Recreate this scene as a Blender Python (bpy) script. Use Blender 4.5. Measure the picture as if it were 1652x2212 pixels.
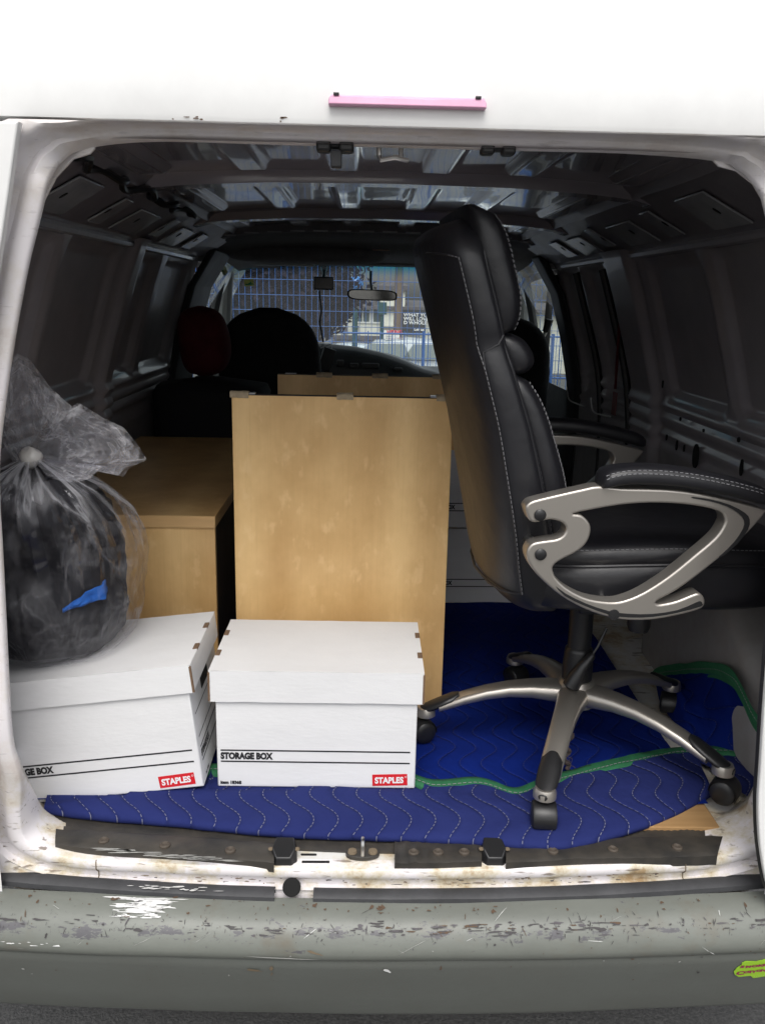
import bpy, bmesh, math, random
from mathutils import Vector, Matrix, noise
R = math.radians
random.seed(7)
for o in list(bpy.data.objects): bpy.data.objects.remove(o)
scene = bpy.context.scene
COL = scene.collection

# ------------------------------------------------------------------ camera
PW, PH, PF = 1652.0, 2212.0, 1877.0            # the photograph's pixel frame used for measuring
CAM = Vector((-.06, -1.38, 1.664))
pitch, yaw, roll = R(13.8), R(1.5), R(1.2)
FW = Vector((math.sin(yaw)*math.cos(pitch), math.cos(yaw)*math.cos(pitch), -math.sin(pitch)))
_r = Vector((math.cos(yaw), -math.sin(yaw), 0)); _u = _r.cross(FW)
RT = _r*math.cos(roll)+_u*math.sin(roll); UP = -_r*math.sin(roll)+_u*math.cos(roll)
cd = bpy.data.cameras.new('camera'); cam = bpy.data.objects.new('camera', cd); COL.objects.link(cam)
cd.sensor_fit = 'VERTICAL'; cd.sensor_height = 24; cd.lens = 24*PF/PH
cd.clip_start = .02; cd.clip_end = 3000
m = Matrix((RT, UP, -FW)).transposed().to_4x4(); m.translation = CAM
cam.matrix_world = m
scene.camera = cam
def at(px, py, x=None, y=None, z=None):
    d = FW+RT*((px-PW/2)/PF)-UP*((py-PH/2)/PF)
    if x is not None: t = (x-CAM.x)/d.x
    elif y is not None: t = (y-CAM.y)/d.y
    else: t = (z-CAM.z)/d.z
    return CAM+d*t
# ------------------------------------------------------------------ sky, sun, exposure (overcast)
SUN_EL, SUN_AZ = R(56), R(181)                 # azimuth from +Y clockwise: behind the photographer
world = bpy.data.worlds.new('World'); scene.world = world; world.use_nodes = True
nt = world.node_tree; nt.nodes.clear()
sky = nt.nodes.new('ShaderNodeTexSky'); sky.sky_type = 'NISHITA'; sky.sun_disc = False
sky.sun_elevation = SUN_EL; sky.sun_rotation = SUN_AZ; sky.dust_density = 4; sky.air_density = 1.2
hs = nt.nodes.new('ShaderNodeHueSaturation'); hs.inputs['Saturation'].default_value = .22
bgn = nt.nodes.new('ShaderNodeBackground'); bgn.inputs['Strength'].default_value = .15
wo = nt.nodes.new('ShaderNodeOutputWorld')
nt.links.new(sky.outputs[0], hs.inputs['Color']); nt.links.new(hs.outputs[0], bgn.inputs['Color']); nt.links.new(bgn.outputs[0], wo.inputs[0])
sl = bpy.data.lights.new('sun', 'SUN'); sl.energy = 1.0; sl.angle = R(35); sl.color = (1, .97, .93)
so = bpy.data.objects.new('sun', sl); COL.objects.link(so)
sd = Vector((math.sin(SUN_AZ)*math.cos(SUN_EL), math.cos(SUN_AZ)*math.cos(SUN_EL), math.sin(SUN_EL)))
so.rotation_euler = sd.to_track_quat('Z', 'Y').to_euler(); so.location = (0, -6, 8)
scene.view_settings.view_transform = 'Standard'; scene.view_settings.look = 'None'
scene.view_settings.gamma = 1; scene.view_settings.exposure = .4
try: scene.cycles.transparent_max_bounces = 24
except Exception: pass

# ------------------------------------------------------------------ materials
MATS = {}
def mat(name, col, rough=.5, metal=0, coat=0, var=0, vscale=8, vcol=None, bump=0, bscale=60, stretch=(1,1,1), spec=.5, sheen=0):
    if name in MATS: return MATS[name]
    M = bpy.data.materials.new(name); M.use_nodes = True; N = M.node_tree.nodes; L = M.node_tree.links
    b = N['Principled BSDF']; b.inputs['Base Color'].default_value = (*col, 1)
    b.inputs['Roughness'].default_value = rough; b.inputs['Metallic'].default_value = metal
    b.inputs['Coat Weight'].default_value = coat; b.inputs['Specular IOR Level'].default_value = spec
    if sheen: b.inputs['Sheen Weight'].default_value = sheen
    if var or bump:
        tc = N.new('ShaderNodeTexCoord'); mp = N.new('ShaderNodeMapping'); mp.inputs['Scale'].default_value = stretch
        L.new(tc.outputs['Object'], mp.inputs['Vector'])
    if var:
        n = N.new('ShaderNodeTexNoise'); n.inputs['Scale'].default_value = vscale; n.inputs['Detail'].default_value = 6; n.inputs['Roughness'].default_value = .65
        L.new(mp.outputs[0], n.inputs['Vector'])
        r = N.new('ShaderNodeValToRGB'); r.color_ramp.elements[0].position = .35; r.color_ramp.elements[1].position = .68
        d = vcol or tuple(c*(1-var) for c in col)
        r.color_ramp.elements[0].color = (*[c0*(1-var)+c1*var for c0, c1 in zip(col, d)], 1) if vcol else (*d, 1)
        r.color_ramp.elements[1].color = (*col, 1)
        L.new(n.outputs['Fac'], r.inputs['Fac']); L.new(r.outputs[0], b.inputs['Base Color'])
        mr = N.new('ShaderNodeMapRange'); mr.inputs['To Min'].default_value = min(1, rough*1.25); mr.inputs['To Max'].default_value = rough*.85
        L.new(n.outputs['Fac'], mr.inputs['Value']); L.new(mr.outputs[0], b.inputs['Roughness'])
    if bump:
        n2 = N.new('ShaderNodeTexNoise'); n2.inputs['Scale'].default_value = bscale; n2.inputs['Detail'].default_value = 5
        L.new(mp.outputs[0], n2.inputs['Vector'])
        bp = N.new('ShaderNodeBump'); bp.inputs['Strength'].default_value = bump; bp.inputs['Distance'].default_value = .01
        L.new(n2.outputs['Fac'], bp.inputs['Height']); L.new(bp.outputs[0], b.inputs['Normal'])
    MATS[name] = M; return M
def nodes_of(M): return M.node_tree.nodes, M.node_tree.links, M.node_tree.nodes['Principled BSDF']

WHITE = mat('van white paint', (.80, .80, .79), .3, coat=.4, var=.10, vscale=5, spec=.5)
def rusty_white(name, low=False, clean=(.72, .71, .68)):
    M = mat(name, (.72, .71, .67), .4, coat=.15)
    N, L, b = nodes_of(M)
    tc = N.new('ShaderNodeTexCoord')
    n1 = N.new('ShaderNodeTexNoise'); n1.inputs['Scale'].default_value = 9; n1.inputs['Detail'].default_value = 8; n1.inputs['Roughness'].default_value = .7
    n2 = N.new('ShaderNodeTexNoise'); n2.inputs['Scale'].default_value = 60; n2.inputs['Detail'].default_value = 4
    mp = N.new('ShaderNodeMapping'); mp.inputs['Scale'].default_value = (.35, 1, 2.4)
    L.new(tc.outputs['Object'], n1.inputs['Vector']); L.new(tc.outputs['Object'], mp.inputs['Vector']); L.new(mp.outputs[0], n2.inputs['Vector'])
    r1 = N.new('ShaderNodeValToRGB'); e = r1.color_ramp.elements
    e[0].position = .45; e[0].color = (*clean, 1); e[1].position = .63; e[1].color = (.42, .30, .17, 1)
    x = r1.color_ramp.elements.new(.56); x.color = (.62, .56, .44, 1)
    r2 = N.new('ShaderNodeValToRGB'); r2.color_ramp.elements[0].position = .62; r2.color_ramp.elements[1].position = .68
    r2.color_ramp.elements[0].color = (0, 0, 0, 1); r2.color_ramp.elements[1].color = (.8, .8, .8, 1)
    mx = N.new('ShaderNodeMixRGB'); mx.inputs[2].default_value = (.16, .12, .09, 1)
    L.new(n1.outputs['Fac'], r1.inputs['Fac']); L.new(n2.outputs['Fac'], r2.inputs['Fac'])
    L.new(r2.outputs[0], mx.inputs[0]); L.new(r1.outputs[0], mx.inputs[1])
    if low:
        sp = N.new('ShaderNodeSeparateXYZ'); L.new(tc.outputs['Object'], sp.inputs[0]); mr = N.new('ShaderNodeMapRange'); mr.inputs['From Min'].default_value = .66; mr.inputs['From Max'].default_value = .86; mr.inputs['To Min'].default_value = 1; mr.inputs['To Max'].default_value = .28
        L.new(sp.outputs['Z'], mr.inputs['Value']); m3 = N.new('ShaderNodeMixRGB'); m3.inputs[1].default_value = (*clean, 1); L.new(mr.outputs[0], m3.inputs[0]); L.new(mx.outputs[0], m3.inputs[2]); L.new(m3.outputs[0], b.inputs['Base Color'])
    else: L.new(mx.outputs[0], b.inputs['Base Color'])
    return M
RUSTW = rusty_white('rusty white sill paint'); FRAME = rusty_white('worn white paint', True, (.78, .745, .76))
INNER = mat('dark grey interior paint', (.39, .36, .38), .34, coat=.3, var=.18, vscale=6, bump=.03, bscale=9)
LOWER = mat('grey lower interior paint', (.36, .34, .345), .4, coat=.2, var=.25, vscale=9, bump=.04, bscale=12)
CEIL = mat('glossy ceiling paint', (.34, .31, .335), .17, coat=.6, var=.10, vscale=5)
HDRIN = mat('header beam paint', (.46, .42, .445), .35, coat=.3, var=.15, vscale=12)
PATCH = mat('grey foil patch', (.44, .44, .46), .2, coat=.4, var=.2, vscale=15, bump=.05, bscale=20)
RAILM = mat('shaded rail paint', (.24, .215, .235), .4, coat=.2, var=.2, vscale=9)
WELL = mat('wheel housing paint', (.30, .29, .285), .55, var=.3, vscale=22, vcol=(.22, .18, .15), bump=.1, bscale=40)
BUMP = mat('grey bumper paint', (.185, .196, .174), .42, coat=.05, var=.22, vscale=7, bump=.03, bscale=90, stretch=(.5,1,1))
RUBBER = mat('weathered black rubber', (.022, .021, .020), .5, var=.6, vscale=16, vcol=(.075, .064, .05), bump=.15, bscale=50)
RUBGREY = mat('grey rubber strip', (.05, .051, .055), .55, var=.3, vscale=20, bump=.08, bscale=80)
PLASTIC = mat('black plastic', (.013, .013, .014), .38, bump=.03, bscale=250)
DPLAST = mat('dark cab plastic', (.022, .024, .026), .55, var=.2, vscale=10)
GREYPL = mat('grey trim plastic', (.32, .33, .33), .5, var=.1, vscale=10)
LINER = mat('grey headliner fabric', (.20, .195, .205), .9, var=.2, vscale=30, bump=.1, bscale=150)
SEATF = mat('charcoal seat fabric', (.017, .018, .021), .85, var=.2, vscale=40, bump=.15, bscale=220)
LEATHER = mat('black bonded leather', (.010, .010, .013), .42, coat=.03, var=.2, vscale=10, bump=.16, bscale=26, spec=.55)
LEATHER2 = mat('matt black leather panel', (.014, .014, .017), .42, var=.15, vscale=12, bump=.08, bscale=60)
THREAD = mat('pale grey thread', (.19, .19, .20), .8)
SILVER = mat('champagne silver paint', (.45, .42, .38), .36, metal=.82, coat=.1, bump=.01, bscale=300)
STEEL = mat('bare steel', (.55, .54, .52), .28, metal=1)
BLACKHOLE = mat('dark opening', (.006, .006, .006), .9)
CARD = mat('raw brown cardboard', (.17, .105, .062), .85, var=.2, vscale=60)
BOXW = mat('white box card', (.745, .745, .75), .62, var=.07, vscale=4, bump=.06, bscale=55, stretch=(1, 1, 3))
INK = mat('black print', (.012, .012, .014), .6)
RED = mat('red label print', (.62, .012, .02), .5)
LABW = mat('white label print', (.8, .8, .8), .6)
GREEN = mat('green binding tape', (.02, .155, .062), .75, var=.25, vscale=40, bump=.2, bscale=150, stretch=(1,.3,1))
PLY = mat('raw plywood', (.40, .24, .10), .7, var=.4, vscale=12, vcol=(.25, .13, .05), stretch=(.4, 4, 4))
FOAM = mat('frayed card corner', (.45, .36, .24), .85, var=.3, vscale=60, bump=.3, bscale=90)
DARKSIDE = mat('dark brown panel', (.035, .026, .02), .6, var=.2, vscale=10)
ASPH = mat('asphalt', (.15, .148, .144), .85, var=.7, vscale=90, vcol=(.045, .045, .045), bump=.5, bscale=140)
BLUEP = mat('blue fence paint', (.02, .10, .33), .5)
REDCL = mat('dark red fabric', (.10, .003, .008), .8, var=.3, vscale=12, bump=.15, bscale=80)
CLOTH = mat('black clothes', (.008, .008, .011), .85, var=.4, vscale=7, vcol=(.020, .020, .027), bump=.3, bscale=24)
BLUECL = mat('bright blue cloth', (.008, .12, .50), .7, var=.2, vscale=15, bump=.3, bscale=30)
BLACKBAG = mat('black bin liner', (.008, .008, .009), .25, coat=.2, bump=.4, bscale=28)
LENS = mat('overexposed brake lens', (.78, .40, .58), .3, coat=.4, var=.15, vscale=14)  # pink made paler, overexposure put into the colour
STAIN = mat('rust stain', (.105, .066, .042), .85)
CHIP = mat('dark paint chip', (.045, .04, .042), .6)
GREYCH = mat('exposed grey primer', (.115, .105, .115), .7, var=.3, vscale=60)
SCRW = mat('white paint smear', (.74, .74, .73), .5)
SCRG = mat('pale scratch', (.40, .40, .38), .6)
DIRT = mat('brown grime', (.17, .13, .085), .9)
RIVET = mat('rusty rivet', (.07, .055, .042), .7)
LIME = mat('lime sticker', (.36, .66, .035), .45)
LIMEP = mat('pale lime sticker', (.58, .72, .30), .45)
MAG = mat('magenta lettering', (.33, .012, .10), .5)
YELST = mat('yellow windscreen sticker', (.72, .74, .22), .5)
GRNST = mat('green sticker print', (.05, .33, .16), .5)

def wood(name, light, dark, horizontal=False):
    M = mat(name, light, .42, coat=.12); N, L, b = nodes_of(M)
    tc = N.new('ShaderNodeTexCoord')
    def nz(sc, st, det=6, rg=.6):
        mp = N.new('ShaderNodeMapping'); mp.inputs['Scale'].default_value = st
        n = N.new('ShaderNodeTexNoise'); n.inputs['Scale'].default_value = sc; n.inputs['Detail'].default_value = det; n.inputs['Roughness'].default_value = rg
        L.new(tc.outputs['Object'], mp.inputs['Vector']); L.new(mp.outputs[0], n.inputs['Vector']); return n
    a = nz(8.5, (1.0, 1, .75), 4); fine = nz(26, (3.0, 3.0, .16), 8); cell = nz(11, (1, .02, .02), 0)
    kn = N.new('ShaderNodeTexVoronoi'); kn.inputs['Scale'].default_value = 4.6; kn.inputs['Randomness'].default_value = 1
    mpk = N.new('ShaderNodeMapping'); mpk.inputs['Scale'].default_value = (1, 1, 1.7)
    L.new(tc.outputs['Object'], mpk.inputs['Vector'])
    wob = N.new('ShaderNodeVectorMath'); wob.operation = 'MULTIPLY_ADD'
    L.new(fine.outputs['Color'], wob.inputs[0]); wob.inputs[1].default_value = (.06, .06, .06); L.new(mpk.outputs[0], wob.inputs[2]); L.new(wob.outputs[0], kn.inputs['Vector'])
    r = N.new('ShaderNodeValToRGB'); r.color_ramp.elements[0].position = .40; r.color_ramp.elements[1].position = .70
    r.color_ramp.elements[0].color = (*dark, 1); r.color_ramp.elements[1].color = (*light, 1)
    s1 = N.new('ShaderNodeMath'); s1.operation = 'MULTIPLY_ADD'; L.new(a.outputs['Fac'], s1.inputs[0]); s1.inputs[1].default_value = .54
    s2 = N.new('ShaderNodeMath'); s2.operation = 'MULTIPLY_ADD'; L.new(fine.outputs['Fac'], s2.inputs[0]); s2.inputs[1].default_value = .10
    s3 = N.new('ShaderNodeMath'); s3.operation = 'MULTIPLY'; L.new(cell.outputs['Fac'], s3.inputs[0]); s3.inputs[1].default_value = .44
    L.new(s3.outputs[0], s2.inputs[2]); L.new(s2.outputs[0], s1.inputs[2]); L.new(s1.outputs[0], r.inputs['Fac'])
    kr = N.new('ShaderNodeValToRGB'); kr.color_ramp.elements[0].position = .012; kr.color_ramp.elements[1].position = .06
    kr.color_ramp.elements[0].color = (.45, .45, .45, 1); kr.color_ramp.elements[1].color = (0, 0, 0, 1)
    L.new(kn.outputs['Distance'], kr.inputs['Fac'])
    mx = N.new('ShaderNodeMixRGB'); L.new(kr.outputs[0], mx.inputs[0]); L.new(r.outputs[0], mx.inputs[1]); mx.inputs[2].default_value = (dark[0]*.6, dark[1]*.5, dark[2]*.45, 1)
    fk = nz(30, (1.0, 1.0, .55), 3); fr_ = N.new('ShaderNodeMapRange'); fr_.inputs['From Min'].default_value = .58; fr_.inputs['From Max'].default_value = .70; fr_.inputs['To Max'].default_value = .38; L.new(fk.outputs['Fac'], fr_.inputs['Value'])
    m5 = N.new('ShaderNodeMixRGB'); L.new(fr_.outputs[0], m5.inputs[0]); L.new(mx.outputs[0], m5.inputs[1]); m5.inputs[2].default_value = (min(.9, light[0]*1.12), light[1]*1.16, light[2]*1.3, 1)      # pale birch figure
    gr = nz(60, (4, 4, .08), 3); gm = N.new('ShaderNodeMapRange'); gm.inputs['From Min'].default_value = .55; gm.inputs['From Max'].default_value = .75; gm.inputs['To Max'].default_value = .30; L.new(gr.outputs['Fac'], gm.inputs['Value'])
    m6 = N.new('ShaderNodeMixRGB'); L.new(gm.outputs[0], m6.inputs[0]); L.new(m5.outputs[0], m6.inputs[1]); m6.inputs[2].default_value = (*dark, 1)
    L.new(m6.outputs[0], b.inputs['Base Color'])
    return M
BIRCH = wood('birch veneer', (.82, .552, .250), (.60, .362, .142))
BIRCHE = mat('birch edging', (.66, .42, .19), .45, var=.12, vscale=20, stretch=(.3, 4, 4))

def quilt(name, col, col2, thr=.62):
    M = mat(name, col, .9, spec=.15); N, L, b = nodes_of(M)
    uv = N.new('ShaderNodeUVMap'); sep = N.new('ShaderNodeSeparateXYZ'); L.new(uv.outputs[0], sep.inputs[0])
    def mth(op, a, c=None, d=None):
        n = N.new('ShaderNodeMath'); n.operation = op
        for i, v in enumerate((a, c, d)):
            if v is None: continue
            if isinstance(v, (int, float)): n.inputs[i].default_value = v
            else: L.new(v, n.inputs[i])
        return n.outputs[0]
    s = mth('SINE', mth('MULTIPLY', sep.outputs['Y'], 2*math.pi/.15))
    u = mth('MULTIPLY', mth('MULTIPLY_ADD', s, .022, sep.outputs['X']), 1/.047)
    fr = mth('FRACT', u)
    dist = mth('ABSOLUTE', mth('SUBTRACT', fr, .5))           # .5 at the seam
    line = mth('GREATER_THAN', dist, .481)
    dash = mth('GREATER_THAN', mth('FRACT', mth('MULTIPLY', sep.outputs['Y'], 1/.0085)), .38)
    msk = mth('MULTIPLY', mth('MULTIPLY', line, dash), thr)
    nz = N.new('ShaderNodeTexNoise'); nz.inputs['Scale'].default_value = 11; nz.inputs['Detail'].default_value = 6
    tc = N.new('ShaderNodeTexCoord'); L.new(tc.outputs['Object'], nz.inputs['Vector'])
    mx = N.new('ShaderNodeMixRGB'); L.new(nz.outputs['Fac'], mx.inputs[0]); mx.inputs[1].default_value = (*col, 1); mx.inputs[2].default_value = (*col2, 1)
    m2 = N.new('ShaderNodeMixRGB'); L.new(msk, m2.inputs[0]); L.new(mx.outputs[0], m2.inputs[1]); m2.inputs[2].default_value = (.5, .5, .52, 1)
    L.new(m2.outputs[0], b.inputs['Base Color'])
    h = mth('SUBTRACT', 1, mth('POWER', mth('MULTIPLY', dist, 2), 6))
    n2 = N.new('ShaderNodeTexNoise'); n2.inputs['Scale'].default_value = 45; n2.inputs['Detail'].default_value = 4; L.new(tc.outputs['Object'], n2.inputs['Vector'])
    hh = mth('MULTIPLY_ADD', n2.outputs['Fac'], .6, h)
    bp = N.new('ShaderNodeBump'); bp.inputs['Strength'].default_value = .7; bp.inputs['Distance'].default_value = .006
    L.new(hh, bp.inputs['Height']); L.new(bp.outputs[0], b.inputs['Normal'])
    return M
NAVY = quilt('navy quilted blanket', (.012, .018, .095), (.020, .029, .13), .34)
ROYAL = quilt('royal blue quilted blanket', (.0012, .010, .115), (.002, .016, .175), .08)

def film(name, base, streak, su, sv, crease):
    """clear polythene: mostly see-through, whitened along its creases, highlights painted in as pale streaks"""
    M = bpy.data.materials.new(name); M.use_nodes = True; N = M.node_tree.nodes; L = M.node_tree.links; N.clear()
    def nd(t, **k):
        n = N.new(t)
        for a, v in k.items(): setattr(n, a, v)
        return n
    def mth(op, a, b=None, c=None):
        n = nd('ShaderNodeMath', operation=op)
        for i, v in enumerate((a, b, c)):
            if v is None: continue
            if isinstance(v, (int, float)): n.inputs[i].default_value = v
            else: L.new(v, n.inputs[i])
        return n.outputs[0]
    out = nd('ShaderNodeOutputMaterial')
    tr = nd('ShaderNodeBsdfTransparent'); tr.inputs[0].default_value = (.96, .96, .97, 1)
    gl = nd('ShaderNodeBsdfGlossy'); gl.inputs['Roughness'].default_value = .10; gl.inputs[0].default_value = (.95, .95, 1, 1)
    ta = nd('ShaderNodeBsdfTranslucent'); ta.inputs[0].default_value = (.8, .8, .84, 1)
    di = nd('ShaderNodeBsdfDiffuse'); di.inputs[0].default_value = (.8, .8, .84, 1)
    uv = nd('ShaderNodeUVMap'); mp = nd('ShaderNodeMapping'); mp.inputs['Scale'].default_value = (su, sv, 1); L.new(uv.outputs[0], mp.inputs[0])
    n1 = nd('ShaderNodeTexNoise'); n1.inputs['Scale'].default_value = 1; n1.inputs['Detail'].default_value = 3; n1.inputs['Roughness'].default_value = .55; n1.inputs['Distortion'].default_value = .8
    L.new(mp.outputs[0], n1.inputs['Vector'])
    tc = nd('ShaderNodeTexCoord')
    vo = nd('ShaderNodeTexVoronoi', feature='DISTANCE_TO_EDGE'); vo.inputs['Scale'].default_value = 22
    n2 = nd('ShaderNodeTexNoise'); n2.inputs['Scale'].default_value = 9; n2.inputs['Detail'].default_value = 4; L.new(tc.outputs['Object'], n2.inputs['Vector'])
    mx = nd('ShaderNodeMixRGB'); mx.inputs[0].default_value = .12; L.new(tc.outputs['Object'], mx.inputs[1]); L.new(n2.outputs['Color'], mx.inputs[2]); L.new(mx.outputs[0], vo.inputs['Vector'])
    cr = mth('MULTIPLY', mth('SUBTRACT', 1, mth('MINIMUM', mth('MULTIPLY', vo.outputs['Distance'], 9), 1)), mth('MULTIPLY', mth('MAXIMUM', mth('SUBTRACT', n2.outputs['Fac'], .47), 0), 4))
    st = mth('POWER', mth('SUBTRACT', 1, mth('MINIMUM', mth('MULTIPLY', mth('ABSOLUTE', mth('SUBTRACT', n1.outputs['Fac'], .5)), 8), 1)), 2.0)   # ridged streaks painted in as highlights
    vfade = nd('ShaderNodeSeparateXYZ'); L.new(uv.outputs[0], vfade.inputs[0])
    hgt = mth('ADD', mth('MULTIPLY', st, .6), mth('MULTIPLY', n2.outputs['Fac'], .8))
    bp = nd('ShaderNodeBump'); bp.inputs['Strength'].default_value = .8; bp.inputs['Distance'].default_value = .006; L.new(hgt, bp.inputs['Height']); L.new(bp.outputs[0], gl.inputs['Normal'])
    lw = nd('ShaderNodeLayerWeight'); lw.inputs['Blend'].default_value = .5; L.new(bp.outputs[0], lw.inputs['Normal'])
    fac = mth('MULTIPLY_ADD', mth('POWER', lw.outputs['Facing'], 3.0), .40, .022)
    m1 = nd('ShaderNodeMixShader'); L.new(fac, m1.inputs[0]); L.new(tr.outputs[0], m1.inputs[1]); L.new(gl.outputs[0], m1.inputs[2])
    md = nd('ShaderNodeMixShader'); md.inputs[0].default_value = .6; L.new(ta.outputs[0], md.inputs[1]); L.new(di.outputs[0], md.inputs[2])
    fade = mth('POWER', vfade.outputs['Y'], 2.4) if streak > .5 else vfade.outputs['Y']
    broad = mth('MULTIPLY', mth('MAXIMUM', mth('SUBTRACT', n2.outputs['Fac'], .5), 0), .5)  # broad pale patches painted in as soft sheen
    lines = mth('ADD', mth('MULTIPLY', mth('MULTIPLY', st, streak), fade), mth('MULTIPLY', cr, crease))
    w = mth('MINIMUM', mth('ADD', mth('ADD', broad, lines), base), .85)
    m2 = nd('ShaderNodeMixShader'); L.new(w, m2.inputs[0]); L.new(m1.outputs[0], m2.inputs[1]); L.new(md.outputs[0], m2.inputs[2]); L.new(m2.outputs[0], out.inputs[0])
    MATS[name] = M; return M
FILM = film('clear bag film', .004, .66, 13, 2.2, .17)
FILM2 = film('gathered bag film', .055, .34, 9, 5, .55)
KNOT = mat('twisted film knot', (.55, .53, .50), .3, coat=.3, bump=.3, bscale=60)

def glass(name, tint, bandz=None):
    M = bpy.data.materials.new(name); M.use_nodes = True; N = M.node_tree.nodes; L = M.node_tree.links; N.clear()
    out = N.new('ShaderNodeOutputMaterial'); tr = N.new('ShaderNodeBsdfTransparent'); gl = N.new('ShaderNodeBsdfGlossy'); gl.inputs['Roughness'].default_value = .02
    tr.inputs[0].default_value = (*tint, 1)
    if bandz:                                                   # the sunshade band is tinted into the top of the pane
        tc = N.new('ShaderNodeTexCoord'); sp = N.new('ShaderNodeSeparateXYZ'); L.new(tc.outputs['Object'], sp.inputs[0])
        mr = N.new('ShaderNodeMapRange'); mr.interpolation_type = 'SMOOTHSTEP'; mr.inputs['From Min'].default_value = bandz[0]; mr.inputs['From Max'].default_value = bandz[1]
        L.new(sp.outputs['Z'], mr.inputs['Value'])
        mx = N.new('ShaderNodeMixRGB'); L.new(mr.outputs[0], mx.inputs[0]); mx.inputs[1].default_value = (*tint, 1); mx.inputs[2].default_value = (.06, .50, .72, 1)
        L.new(mx.outputs[0], tr.inputs[0])
    lw = N.new('ShaderNodeLayerWeight'); pw_ = N.new('ShaderNodeMath'); pw_.operation = 'POWER'; L.new(lw.outputs['Facing'], pw_.inputs[0]); pw_.inputs[1].default_value = 5
    lw.inputs['Blend'].default_value = .5
    fr = N.new('ShaderNodeMath'); fr.operation = 'MULTIPLY_ADD'; L.new(pw_.outputs[0], fr.inputs[0]); fr.inputs[1].default_value = .9; fr.inputs[2].default_value = .045
    ms = N.new('ShaderNodeMixShader'); L.new(fr.outputs[0], ms.inputs[0]); L.new(tr.outputs[0], ms.inputs[1]); L.new(gl.outputs[0], ms.inputs[2])
    du = N.new('ShaderNodeBsdfTranslucent'); du.inputs[0].default_value = (.8, .82, .82, 1); m2 = N.new('ShaderNodeMixShader'); m2.inputs[0].default_value = .085 if bandz else .02   # dust veil added to haze the view like glare
    L.new(ms.outputs[0], m2.inputs[1]); L.new(du.outputs[0], m2.inputs[2]); L.new(m2.outputs[0], out.inputs[0])
    MATS[name] = M; return M

# ------------------------------------------------------------------ mesh helpers
ORG = {}
def smooth01(a, b, x):
    t = max(0., min(1., (x-a)/(b-a))); return t*t*(3-2*t)
def interp(tab, x):
    if x <= tab[0][0]: return tab[0][1]
    for (a, va), (b, vb) in zip(tab, tab[1:]):
        if x <= b: return va+(vb-va)*(x-a)/(b-a)
    return tab[-1][1]
def catmull(pts, n=8, closed=False):
    pts = [Vector(p) for p in pts]; out = []; N = len(pts)
    rng = range(N) if closed else range(N-1)
    for i in rng:
        g = (lambda k: pts[k % N]) if closed else (lambda k: pts[max(0, min(N-1, k))])
        p0, p1, p2, p3 = g(i-1), g(i), g(i+1), g(i+2)
        for k in range(n):
            t = k/n
            out.append(.5*((2*p1)+(p2-p0)*t+(2*p0-5*p1+4*p2-p3)*t*t+(3*p1-p0-3*p2+p3)*t**3))
    if not closed: out.append(pts[-1].copy())
    return out
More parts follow.
